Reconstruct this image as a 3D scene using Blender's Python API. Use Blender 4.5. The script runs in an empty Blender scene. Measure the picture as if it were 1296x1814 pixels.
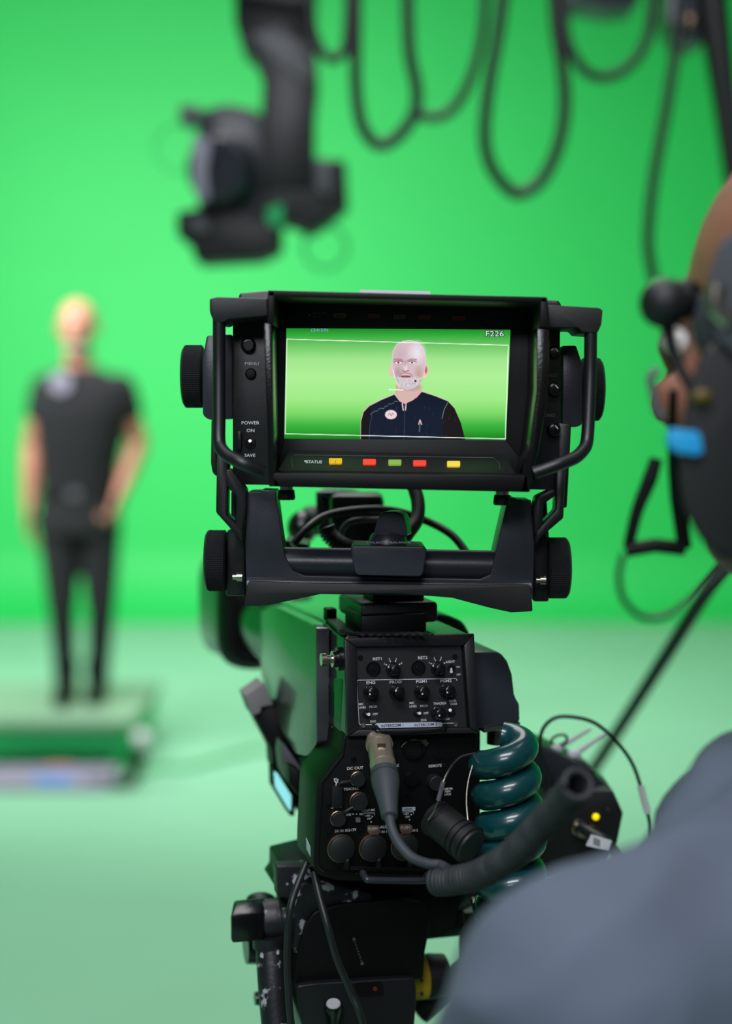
import bpy, bmesh, math, random
import numpy as np
from mathutils import Vector, Matrix
random.seed(7)
SC = bpy.context.scene
COL = SC.collection
V = Vector
# ---------------------------------------------------------------- camera, world, lights
EYE = V((0, 0, 1.5)); FPX = 50/36*1814; CX, CY = 648.0, 907.0
PITCH = math.atan(162/FPX)
cd = bpy.data.cameras.new('camera'); cam = bpy.data.objects.new('camera', cd); COL.objects.link(cam)
cam.location = EYE; cam.rotation_euler = (math.pi/2-PITCH, 0, 0)
cd.sensor_fit = 'VERTICAL'; cd.sensor_height = 36; cd.lens = 50; cd.clip_end = 60; cd.clip_start = .05
cd.dof.use_dof = True; cd.dof.focus_distance = 1.02; cd.dof.aperture_fstop = 2.4
SC.camera = cam
SC.view_settings.view_transform = 'Standard'; SC.view_settings.look = 'None'
SC.view_settings.exposure = 0; SC.view_settings.gamma = 1; SC.view_settings.use_curve_mapping = False
W = bpy.data.worlds.new('world'); SC.world = W; W.use_nodes = True
W.node_tree.nodes['Background'].inputs[0].default_value = (.75, .85, 1, 1)
W.node_tree.nodes['Background'].inputs[1].default_value = .07
def area(name, loc, target, sx, sy, power, col=(1, 1, 1), spread=180):
    l = bpy.data.lights.new(name, 'AREA'); l.shape = 'RECTANGLE'; l.size = sx; l.size_y = sy
    l.energy = power; l.color = col; l.spread = math.radians(spread)
    o = bpy.data.objects.new(name, l); COL.objects.link(o); o.location = loc
    o.rotation_euler = (V(target)-V(loc)).to_track_quat('-Z', 'Y').to_euler()
    return o
area('unseen_soft_light', (-2.6, 4.8, 3.7), (-1.1, 11.0, 1.5), 3, 1.0, 255, (1, 1, 1), 140)  # unseen lamp, no fixture modelled, washing the back wall
area('unseen_soft_light', (-.3, 6.0, 6.0), (-.2, 6.0, 0), 6, 3, 190, (1, .98, .98), 130)  # unseen lamp above the set, lights floor and podium
area('unseen_soft_light', (0, 1.4, 5.2), (0, 1.5, 0), 3, 1.6, 50, (.97, .97, 1))  # unseen overhead lamp for the foreground
area('unseen_soft_light', (-.3, -.7, 3.6), (0.0, 1.0, 1.2), 1.6, .5, 55, (.90, .94, 1))  # unseen lamp added to put specular highlights on the yoke
area('added_highlight_light', (-.5, -1.8, 2.75), (0.0, 1.0, 1.35), 1.2, .5, 30, (.90, .94, 1))  # low unseen lamp behind the camera, added for the crossbar highlight
R_ = Matrix.Rotation(math.pi/2-PITCH, 3, 'X')
def ray(x, y): return R_ @ V(((x-CX)/FPX, (CY-y)/FPX, -1))
def px(x, y, Y):
    r = ray(x, y); return EYE + r*(Y/r.y)
def floor_px(x, y, z=0.0):
    r = ray(x, y); return EYE + r*((z-EYE.z)/r.z)
class Fr:
    def __init__(s, o, u, v):
        s.o = V(o); s.u = V(u).normalized(); s.v = V(v); s.v = (s.v - s.u*s.v.dot(s.u)).normalized(); s.n = s.u.cross(s.v)
    def hit(s, x, y, off=0):
        r = ray(x, y); o = s.o + s.n*off
        return EYE + r*((o-EYE).dot(s.n)/r.dot(s.n))
    def poly(s, pts, off=0): return [s.hit(x, y, off) for x, y in pts]
def FY(Y): return Fr((0, Y, 1.5), (1, 0, 0), (0, 0, 1))
# ---------------------------------------------------------------- materials
def lin(h):
    if isinstance(h, str):
        h = [int(h[i:i+2], 16)/255 for i in (0, 2, 4)]
    return [c/12.92 if c <= .04045 else ((c+.055)/1.055)**2.4 for c in h]
def mat(name, col, rough=.5, metal=0, bump=0, bscale=800, var=0, vscale=40, emit=0, spec=.5, coat=0, trans=0, wear=None):
    m = bpy.data.materials.new(name); m.use_nodes = True; nt = m.node_tree; b = nt.nodes['Principled BSDF']
    c = lin(col) if isinstance(col, str) else list(col)
    b.inputs['Base Color'].default_value = (*c, 1); b.inputs['Roughness'].default_value = rough
    b.inputs['Metallic'].default_value = metal; b.inputs['Specular IOR Level'].default_value = spec
    b.inputs['Coat Weight'].default_value = coat; b.inputs['Transmission Weight'].default_value = trans
    if emit:
        b.inputs['Emission Color'].default_value = (*c, 1); b.inputs['Emission Strength'].default_value = emit
    tc = nt.nodes.new('ShaderNodeTexCoord')
    if bump:
        n = nt.nodes.new('ShaderNodeTexNoise'); n.inputs['Scale'].default_value = bscale; n.inputs['Detail'].default_value = 4
        nt.links.new(tc.outputs['Object'], n.inputs['Vector'])
        bp = nt.nodes.new('ShaderNodeBump'); bp.inputs['Strength'].default_value = bump; bp.inputs['Distance'].default_value = .3/bscale*3
        nt.links.new(n.outputs['Fac'], bp.inputs['Height']); nt.links.new(bp.outputs['Normal'], b.inputs['Normal'])
    if var:
        n = nt.nodes.new('ShaderNodeTexNoise'); n.inputs['Scale'].default_value = vscale; n.inputs['Detail'].default_value = 5
        nt.links.new(tc.outputs['Object'], n.inputs['Vector'])
        r = nt.nodes.new('ShaderNodeValToRGB'); r.color_ramp.elements[0].position = .3; r.color_ramp.elements[1].position = .7
        r.color_ramp.elements[0].color = (*[x*(1-var) for x in c], 1); r.color_ramp.elements[1].color = (*[min(1, x*(1+var)) for x in c], 1)
        nt.links.new(n.outputs['Fac'], r.inputs[0]); last = r.outputs[0]
        if wear:
            n2 = nt.nodes.new('ShaderNodeTexNoise'); n2.inputs['Scale'].default_value = wear[1]; n2.inputs['Detail'].default_value = 6
            nt.links.new(tc.outputs['Object'], n2.inputs['Vector'])
            r2 = nt.nodes.new('ShaderNodeValToRGB'); r2.color_ramp.elements[0].position = wear[2]; r2.color_ramp.elements[1].position = wear[2]+.03
            nt.links.new(n2.outputs['Fac'], r2.inputs[0])
            mx = nt.nodes.new('ShaderNodeMix'); mx.data_type = 'RGBA'
            nt.links.new(r2.outputs[0], mx.inputs[0]); nt.links.new(last, mx.inputs[6]); mx.inputs[7].default_value = (*lin(wear[0]), 1)
            last = mx.outputs[2]
        nt.links.new(last, b.inputs['Base Color'])
    return m
M = {}
M['green_wall'] = mat('chroma_green_paint', (.018, .54, .105), .6, var=.03, vscale=.6)
M['green_floor'] = mat('green_floor_with_sheen', (.22, .49, .315), .7, var=.05, vscale=.8)  # same paint as the walls, paled: white light sheen mixed into the colour
M['bodyside'] = mat('smooth_black_body', '141518', .24, spec=.8, coat=.6)
M['knurl'] = mat('knurled_rubber', '26272a', .45)
M['black'] = mat('black_moulded_plastic', '141518', .40, bump=.12, bscale=1500)
M['matte'] = mat('matte_black_plastic', '0f1012', .55, bump=.12, bscale=1500)
M['dark'] = mat('deep_black_plastic', '060607', .5, spec=.25)
M['satin'] = mat('satin_black_casting', '2d3038', .34, bump=.08, bscale=900)
M['gloss'] = mat('gloss_black_rubber', '0c0c0e', .22, bump=.1, bscale=600)
M['side'] = mat('worn_black_side_cover', '3a3c3e', .28, coat=.4, bump=.06, bscale=250, var=.35, vscale=25)
M['grey'] = mat('grey_plastic', '5a5a60', .5, bump=.1)
M['steel'] = mat('brushed_steel', 'b0a89c', .28, 1, bump=.05, bscale=900)
M['tab'] = mat('coppery_release_tab', '6e584c', .45, .3)
M['shell'] = mat('worn_nickel_shell', 'b4a695', .34, .7, bump=.04, bscale=600)
M['brass'] = mat('tarnished_nickel', '8c7464', .35, 1)
M['white'] = mat('white_print', 'd8d8dc', .6)
M['dimprint'] = mat('dim_grey_print', '4a4a4a', .6)
M['label'] = mat('pale_label', 'b8bfd0', .5)
M['ink'] = mat('dark_ink', '202430', .6)
M['cable'] = mat('black_cable_rubber', '17181b', .45, bump=.08, bscale=700)
M['cord'] = mat('grey_cord_rubber', '3a3e44', .6, bump=.05, bscale=700)
M['teal'] = mat('dark_teal_cable_rubber', '083c3f', .28, coat=.4)
M['worn'] = mat('chipped_black_paint', '15161a', .45, bump=.1, bscale=300, var=.2, vscale=60, wear=('a5a5ab', 70, .585))
M['yellow'] = mat('yellow_ring', 'c8a412', .5)
M['ledY'] = mat('yellow_led', 'e8c800', .4, emit=1.2)
M['btnY'] = mat('amber_button', 'd09c14', .4, emit=.55)
M['btnR'] = mat('red_button', 'd83a28', .4, emit=.6)
M['btnG'] = mat('green_button', '7aa044', .4, emit=.5)
M['btnL'] = mat('yellow_button', 'd8bc3c', .4, emit=.6)
M['dimY'] = mat('unlit_amber_button', '5a4a10', .5)
M['dimR'] = mat('unlit_red_button', '5a1810', .5)
M['dimG'] = mat('unlit_green_button', '24401c', .5)
M['cyan'] = mat('lit_cyan_display', '8edfe0', .4, emit=.75)
M['shirt'] = mat('blue_grey_shirt_cloth', '535c6c', .9, bump=.25, bscale=900, var=.08, vscale=14)
M['skin'] = mat('skin', 'ae745e', .5, bump=.05, bscale=300)
M['skin2'] = mat('ruddy_skin', '8c5a48', .55, bump=.05, bscale=300, var=.15, vscale=18)
M['hair'] = mat('short_brown_hair', '6a4a34', .8, bump=.4, bscale=400)
M['beard'] = mat('grey_beard', 'b0a494', .9, bump=.4, bscale=500)
M['tee'] = mat('black_cotton', '0b0d12', .9, bump=.1, bscale=300)
M['trouser'] = mat('charcoal_trousers', '191a1e', .9, bump=.1, bscale=300)
M['boot'] = mat('black_boot_leather', '0c0c0e', .5)
M['eye'] = mat('eye_white', 'd8d4d0', .3)
M['blue'] = mat('bright_blue_tag', '1c9cd8', .5)
M['podium'] = mat('podium_green_board', (.19, .33, .21), .6, var=.06, vscale=3)
M['podium_front'] = mat('podium_green_cloth', (.03, .50, .16), .8)
M['lav'] = mat('lavender_grey_panel', '8a8698', .5)
M['warm'] = mat('warm_grey_plastic', '8c8488', .6)
M['coil'] = mat('dark_coil_rubber', '26292d', .6, bump=.05, bscale=700)
M['tape'] = mat('green_floor_tape', (.10, .42, .17), .8)
M['chip'] = mat('pale_flaking_paint', 'b4b4b8', .6)
# ---------------------------------------------------------------- mesh builder
class MB:
    def __init__(s): s.v = []; s.f = []; s.mi = []; s.cur = 0
    def add(s, vs, fs):
        k = len(s.v); s.v += [V(p) for p in vs]; s.f += [tuple(i+k for i in f) for f in fs]; s.mi += [s.cur]*len(fs); return s
    def prism(s, pts, vec, taper=1.0):
        n = len(pts); vec = V(vec); c = sum(pts, V())/n
        b = [c+(p-c)*taper+vec for p in pts]
        fs = [tuple(range(n)), tuple(range(2*n-1, n-1, -1))] + [(i, i+n, (i+1) % n+n, (i+1) % n) for i in range(n)]
        return s.add(list(pts)+b, fs)
    def box(s, c, sx, sy, sz, u=None, v=None, w=None):
        u = V(u or (1, 0, 0)).normalized(); v = V(v or (0, 1, 0)).normalized(); w = V(w).normalized() if w else u.cross(v)
        c = V(c)
        p = [c+u*sx/2*a+v*sy/2*b-w*sz/2 for a, b in ((-1, -1), (1, -1), (1, 1), (-1, 1))]
        return s.prism(p, w*sz)
    def tube(s, pts, r, seg=14, smooth=True, n=6, cap=True, flat=1.0):
        pts = [V(p) for p in pts]
        rr = list(r) if hasattr(r, '__len__') else [r]*len(pts)
        if smooth and len(pts) > 2:
            q, qr = [], []
            for i in range(len(pts)-1):
                p0 = pts[max(i-1, 0)]; p1 = pts[i]; p2 = pts[i+1]; p3 = pts[min(i+2, len(pts)-1)]
                for k in range(n):
                    t = k/n
                    q.append(.5*((2*p1)+(p2-p0)*t+(2*p0-5*p1+4*p2-p3)*t*t+(3*p1-p0-3*p2+p3)*t**3)); qr.append(rr[i]*(1-t)+rr[i+1]*t)
            q.append(pts[-1]); qr.append(rr[-1]); pts, rr = q, qr
        vs = []; fs = []; nrm = None
        for i, p in enumerate(pts):
            t = (pts[min(i+1, len(pts)-1)]-pts[max(i-1, 0)]).normalized()
            if nrm is None:
                nrm = t.orthogonal().normalized()
                if abs(t.y) < .9: nrm = (V((0, 1, 0))-t*t.y).normalized()
            nrm = (nrm-t*nrm.dot(t)).normalized(); bi = t.cross(nrm)
            for k in range(seg):
                a = 2*math.pi*k/seg; vs.append(p+nrm*math.cos(a)*rr[i]*flat+bi*math.sin(a)*rr[i])
        for i in range(len(pts)-1):
            for k in range(seg):
                a = i*seg+k; b = i*seg+(k+1) % seg; fs.append((a, b, b+seg, a+seg))
        if cap: fs += [tuple(range(seg-1, -1, -1)), tuple(range((len(pts)-1)*seg, len(pts)*seg))]
        return s.add(vs, fs)
    def lathe(s, o, axis, prof, seg=32, knurl=0):
        o = V(o); ax = V(axis).normalized(); a1 = ax.orthogonal().normalized(); a2 = ax.cross(a1); vs = []; fs = []
        for j, (t, r) in enumerate(prof):
            for k in range(seg):
                a = 2*math.pi*k/seg; q = r
                vs.append(o+ax*t+(a1*math.cos(a)+a2*math.sin(a))*max(q, 1e-5))
        for j in range(len(prof)-1):
            for k in range(seg):
                a = j*seg+k; b = j*seg+(k+1) % seg; fs.append((a, b, b+seg, a+seg))
        fs += [tuple(range(seg-1, -1, -1)), tuple(range((len(prof)-1)*seg, len(prof)*seg))]
        return s.add(vs, fs)
    def knurl(s, o, axis, L, r, seg=90, rings=11):
        o = V(o); ax = V(axis).normalized(); a1 = ax.orthogonal().normalized(); a2 = ax.cross(a1); vs = []; fs = []
        prof = [(0, r*.9, 0), (.06*L, r*.97, 0)]
        for j in range(rings*2+1): prof.append((.08*L+.8*L*j/(rings*2), r, 1 if j % 2 else 2))
        prof += [(.91*L, r*.97, 0), (L, r*.88, 0), (L, r*.80, 0), (L*.97, r*.76, 0)]
        d = r*.05
        for t, rad, kk in prof:
            for k in range(seg*2):
                a = math.pi*k/seg; q = rad
                if kk == 2: q = rad-d
                elif kk == 1: q = rad if k % 2 else rad-d
                vs.append(o+ax*t+(a1*math.cos(a)+a2*math.sin(a))*q)
        m = seg*2
        for j in range(len(prof)-1):
            for k in range(m):
                a = j*m+k; b = j*m+(k+1) % m; fs.append((a, b, b+m, a+m))
        fs += [tuple(range(m-1, -1, -1)), tuple(range((len(prof)-1)*m, len(prof)*m))]
        return s.add(vs, fs)
    def ball(s, c, r, seg=20, rings=12, rot=None):
        r = V(r) if hasattr(r, '__len__') else V((r, r, r)); c = V(c); vs = []; fs = []
        rot = rot or Matrix.Identity(3)
        for j in range(1, rings):
            th = math.pi*j/rings
            for k in range(seg):
                a = 2*math.pi*k/seg
                vs.append(c+rot @ V((r.x*math.sin(th)*math.cos(a), r.y*math.sin(th)*math.sin(a), r.z*math.cos(th))))
        t = len(vs); vs += [c+rot @ V((0, 0, r.z)), c-rot @ V((0, 0, r.z))]
        for j in range(rings-2):
            for k in range(seg):
                a = j*seg+k; b = j*seg+(k+1) % seg; fs.append((a, a+seg, b+seg, b))
        for k in range(seg):
            fs.append((t, k, (k+1) % seg)); q = (rings-2)*seg; fs.append((t+1, q+(k+1) % seg, q+k))
        return s.add(vs, fs)
    def loft(s, secs, seg=28, power=2.3):
        """secs: (centre, unit x axis, unit y axis, rx, ry)"""
        vs = []; fs = []
        for c, ux, uy, rx, ry in secs:
            for k in range(seg):
                a = 2*math.pi*k/seg; ca, sa = math.cos(a), math.sin(a)
                vs.append(V(c)+V(ux)*rx*math.copysign(abs(ca)**(2/power), ca)+V(uy)*ry*math.copysign(abs(sa)**(2/power), sa))
        for j in range(len(secs)-1):
            for k in range(seg):
                a = j*seg+k; b = j*seg+(k+1) % seg; fs.append((a, b, b+seg, a+seg))
        fs += [tuple(range(seg-1, -1, -1)), tuple(range((len(secs)-1)*seg, len(secs)*seg))]
        return s.add(vs, fs)
    def text(s, F, x, y, txt, h, off=.0004, align='C', depth=.00015, bold=.01, rot=0, wide=1.0):
        """h: capital height in pixels at that place"""
        c = F.hit(x, y, off); sv = ((F.hit(x, y-h, off)-c).length)/.70; sc = h*c.y/FPX/.70
        cu = bpy.data.curves.new('t', 'FONT'); cu.body = txt; cu.size = 1; cu.resolution_u = 3; cu.offset = bold; cu.extrude = 0
        ob = bpy.data.objects.new('t', cu); COL.objects.link(ob)
        dg = bpy.context.evaluated_depsgraph_get(); me = bpy.data.meshes.new_from_object(ob.evaluated_get(dg))
        xs = [v.co.x for v in me.vertices] or [0]
        x0 = (min(xs)+max(xs))/2 if align == 'C' else (min(xs) if align == 'L' else max(xs))
        cr, sr = math.cos(rot), math.sin(rot); vs = []
        for v in me.vertices:
            a = (v.co.x-x0)*sc*wide; b = (v.co.y-.35)*sv; a, b = a*cr-b*sr, a*sr+b*cr
            vs.append(c+F.u*a+F.v*b)
        s.add(vs, [tuple(p.vertices) for p in me.polygons])
        bpy.data.objects.remove(ob); bpy.data.curves.remove(cu); bpy.data.meshes.remove(me)
        return s
    def build(s, name, m, parent=None, bevel=0, seg=2, smooth=35, remesh=0, smooth_it=0, recalc=True, label=None):
        ms = m if isinstance(m, (list, tuple)) else [m]
        c = V([(min(p[i] for p in s.v)+max(p[i] for p in s.v))/2 for i in range(3)])
        me = bpy.data.meshes.new(name); bm = bmesh.new()
        vs = [bm.verts.new(p-c) for p in s.v]
        for f, k in zip(s.f, s.mi):
            try: bm.faces.new([vs[i] for i in f]).material_index = k
            except ValueError: pass
        if recalc: bmesh.ops.recalc_face_normals(bm, faces=bm.faces)
        if bevel:
            es = [e for e in bm.edges if len(e.link_faces) == 2 and e.calc_face_angle(0) > math.radians(28)]
            bmesh.ops.bevel(bm, geom=es, offset=bevel, segments=seg, affect='EDGES', profile=.5, clamp_overlap=True)
        bm.to_mesh(me); bm.free()
        for x in ms: me.materials.append(M[x])
        ob = bpy.data.objects.new(name, me); COL.objects.link(ob)
        if remesh:
            md = ob.modifiers.new('r', 'REMESH'); md.mode = 'VOXEL'; md.voxel_size = remesh; md.use_smooth_shade = True
            if smooth_it:
                sm = ob.modifiers.new('s', 'SMOOTH'); sm.factor = .5; sm.iterations = smooth_it
            dg = bpy.context.evaluated_depsgraph_get(); nm = bpy.data.meshes.new_from_object(ob.evaluated_get(dg))
            ob.modifiers.clear(); ob.data = nm; bpy.data.meshes.remove(me); me = nm; me.name = name
            if not me.materials: me.materials.append(M[ms[0]])
        me.shade_smooth()
        if smooth < 180 and not remesh: me.set_sharp_from_angle(angle=math.radians(smooth))
        ob['w'] = tuple(c)
        if parent is not None:
            ob.parent = parent; ob.location = c-V(parent['w'])
        else: ob.location = c
        if label: ob['label'] = label
        return ob
def folds(ob, amp, sc, axis):
    from mathutils import noise
    me = ob.data; ax = V(axis).normalized(); nr = [v.normal.copy() for v in me.vertices]
    for v, n in zip(me.vertices, nr):
        p = v.co; q = p*sc - ax*p.dot(ax)*sc*.8 + V((noise.noise(p*6), noise.noise(p*6+V((9, 0, 0))), 0))*.5
        h = noise.noise(q); v.co = p + n*amp*(1-abs(h)*3.2)*.6
    me.update()
def thing(name, label, cat, loc, group=None):
    o = bpy.data.objects.new(name, None); COL.objects.link(o); o.location = loc; o['w'] = tuple(loc); o.empty_display_size = .05
    o['label'] = label; o['category'] = cat
    if group: o['group'] = group
    return o
def tag(o, label, cat, group=None):
    o['label'] = label; o['category'] = cat
    if group: o['group'] = group
    return o
def rnd(pts, r, n=4):
    """round the corners of a 2D polygon"""
    out = []; m = len(pts)
    for i in range(m):
        p0, p1, p2 = V(pts[i-1]), V(pts[i]), V(pts[(i+1) % m])
        a = (p0-p1); b = (p2-p1); rr = min(r, a.length*.45, b.length*.45)
        A = p1+a.normalized()*rr; B = p1+b.normalized()*rr
        for k in range(n+1):
            t = k/n; q = A*(1-t)**2+p1*2*t*(1-t)+B*t*t; out.append((q.x, q.y))
    return out
def rect(x0, y0, x1, y1): return [(x0, y0), (x1, y0), (x1, y1), (x0, y1)]
def helix(path, R, pitch, r, seg=10, per=22, start=0, squash=1):
    """a coiled cord along a path"""
    path = [V(p) for p in path]; q = []
    for i in range(len(path)-1):
        p0 = path[max(i-1, 0)]; p1 = path[i]; p2 = path[i+1]; p3 = path[min(i+2, len(path)-1)]
        for k in range(40):
            t = k/40; q.append(.5*((2*p1)+(p2-p0)*t+(2*p0-5*p1+4*p2-p3)*t*t+(3*p1-p0-3*p2+p3)*t**3))
    q.append(path[-1]); L = [0]
    for a, b in zip(q, q[1:]): L.append(L[-1]+(b-a).length)
    turns = L[-1]/pitch; N = int(turns*per); out = []; nrm = None; j = 0
    for i in range(N+1):
        d = L[-1]*i/N
        while j < len(L)-2 and L[j+1] < d: j += 1
        t = (q[j+1]-q[j]).normalized(); p = q[j]+t*(d-L[j])
        if nrm is None: nrm = t.orthogonal().normalized()
        nrm = (nrm-t*nrm.dot(t)).normalized(); bi = t.cross(nrm); a = start+2*math.pi*d/pitch
        out.append(p+nrm*math.cos(a)*R+bi*math.sin(a)*R)
    m = MB(); m.tube(out, r, seg=seg, smooth=False); return m
def struct(name, mb, m, **k):
    o = mb.build(name, m, **k); o['kind'] = 'structure'; return o
# ================================================================ the studio: green cove
XL, XR, YB, YN, H = -5.2, 4.6, 11.0, -4.5, 6.6
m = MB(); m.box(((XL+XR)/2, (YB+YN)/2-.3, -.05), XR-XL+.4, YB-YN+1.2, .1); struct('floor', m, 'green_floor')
def cove(p0, d, nrm, L):   # a wall with a curved foot; nrm points into the room
    m = MB(); r = .55; prof = [(0, H), (0, r)]
    for k in range(1, 11):
        a = math.pi/2*k/10; prof.append((r-r*math.cos(a), r-r*math.sin(a)))
    prof += [(r, -.02), (-.15, -.02), (-.15, H)]
    m.prism([V(p0)+V(nrm)*a+V((0, 0, b)) for a, b in prof], V(d)*L); return m
struct('wall_back', cove((XL, YB, 0), (1, 0, 0), (0, -1, 0), XR-XL), 'green_wall', smooth=30)
struct('wall_left', cove((XL, YB, 0), (0, -1, 0), (1, 0, 0), YB-2.0), 'green_wall', smooth=30)
struct('wall_right', cove((XR, YB, 0), (0, -1, 0), (-1, 0, 0), YB-2.0), 'green_wall', smooth=30)

# ================================================================ viewfinder monitor
Yf, Yp, Ys = .965, 1.022, 1.036
vf = thing('viewfinder_monitor', 'black studio viewfinder monitor showing a bearded man, in the middle of the photo', 'monitor', px(700, 868, 1.05))
F = FY(Yp)
m = MB(); m.prism(F.poly(rnd([(412, 548), (478, 540), (965, 548), (992, 560), (990, 868), (412, 858)], 5)), (0, .065, 0))
m.build('housing', 'black', vf, bevel=.0015)
# hood
m = MB(); A = FY(Yf)
m.prism(A.poly([(474, 514), (969, 526), (969, 537), (474, 526)]), (0, .06, 0))
m.prism(A.poly([(474, 514), (487, 514.5), (485, 574), (473, 572)]), (0, .06, 0))
m.prism(A.poly([(957, 526), (969, 526), (974, 582), (955, 580)]), (0, .06, 0))
m.build('hood_top', 'dark', vf, bevel=.001)
m = MB(); m.prism(A.poly([(467, 572), (482, 574), (486, 846), (500, 862), (476, 862)]), (0, .058, 0))
m.build('hood_side', 'gloss', vf, bevel=.0008)
m = MB(); m.prism(A.poly([(951, 582), (973, 584), (970, 700), (955, 790), (938, 872), (922, 871), (938, 790), (950, 690)]), (0, .058, 0))
m.build('hood_side', 'gloss', vf, bevel=.0008)
m = MB(); m.prism(A.poly([(482, 838), (935, 842), (937, 872), (484, 862)]), (0, .058, 0))
m.build('hood_bottom', 'dark', vf, bevel=.001)
# bezel with an opening for the screen
B = FY(1.020); m = MB()
o = [(486, 528), (952, 534), (952, 850), (486, 846)]; i_ = [(507, 581), (904, 584), (896, 780), (503, 777)]
for k in range(4):
    m.prism(B.poly([o[k], o[(k+1) % 4], i_[(k+1) % 4], i_[k]]), (0, .012, 0))
bz = m.build('bezel', 'dark', vf, bevel=.0004)
# upper row of unlit buttons
G = FY(1.0195)
m = MB(); m.text(G, 566, 554.5, 'PEAKING', 4, wide=1.2); m.text(G, 561, 561, 'PLUS', 4, wide=1.2); m.lathe(G.hit(548, 558), (0, -1, 0), [(0, .0009), (.0004, .0009)], 12)
m.build('lettering', 'dimprint', bz)
for x, y, c in ((602, 559, 'dimY'), (662, 560, 'dimR'), (707, 561.5, 'dimG'), (752, 562, 'dimR'), (812, 564, 'dimR')):
    m = MB(); m.prism(FY(1.0200).poly(rnd(rect(x-11, y-4, x+11, y+4), 2)), (0, -.0012, 0)); b = m.build('button', c, vf)
    if x == 602: m = MB(); m.text(FY(1.0186), x, y, 'MAG', 4); m.build('lettering', 'ink', b)
# status panel, sloping
p0 = px(492, 832, .985); p1 = px(912, 838, .985); p2 = px(895, 806, 1.018); p3 = px(513, 797, 1.018)
SP = Fr(p0, p1-p0, p3-p0)
m = MB(); m.prism([p0, p1, p2, p3], -SP.n*.004); sp = m.build('status_panel', 'matte', vf, bevel=.0006)
m = MB(); P_ = [SP.hit(x, y, .0001) for x, y in [(518, 829), (516, 812), (520, 806), (874, 811), (884, 822), (885, 832)]]
m.tube(P_, .00022, 5, smooth=False); m.build('panel_outline', 'dimprint', sp)
m = MB(); m.text(SP, 556, 818, 'STATUS', 5, wide=1.15); m.lathe(SP.hit(541, 817.5), SP.n, [(0, .001), (.0004, .001)], 12)
m.build('lettering', 'white', sp)
for x, y, c in ((594, 818.5, 'btnY'), (654, 820, 'btnR'), (699, 821, 'btnG'), (743, 822, 'btnR'), (803, 823.5, 'btnL')):
    m = MB(); m.prism(SP.poly(rnd(rect(x-11.5, y-4.6, x+11.5, y+4.6), 2)), SP.n*.0010); b = m.build('button', c, vf)
    if x == 594: m = MB(); m.text(SP, x, y, '!', 5.5, off=.0012); m.build('lettering', 'ink', b)
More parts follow.
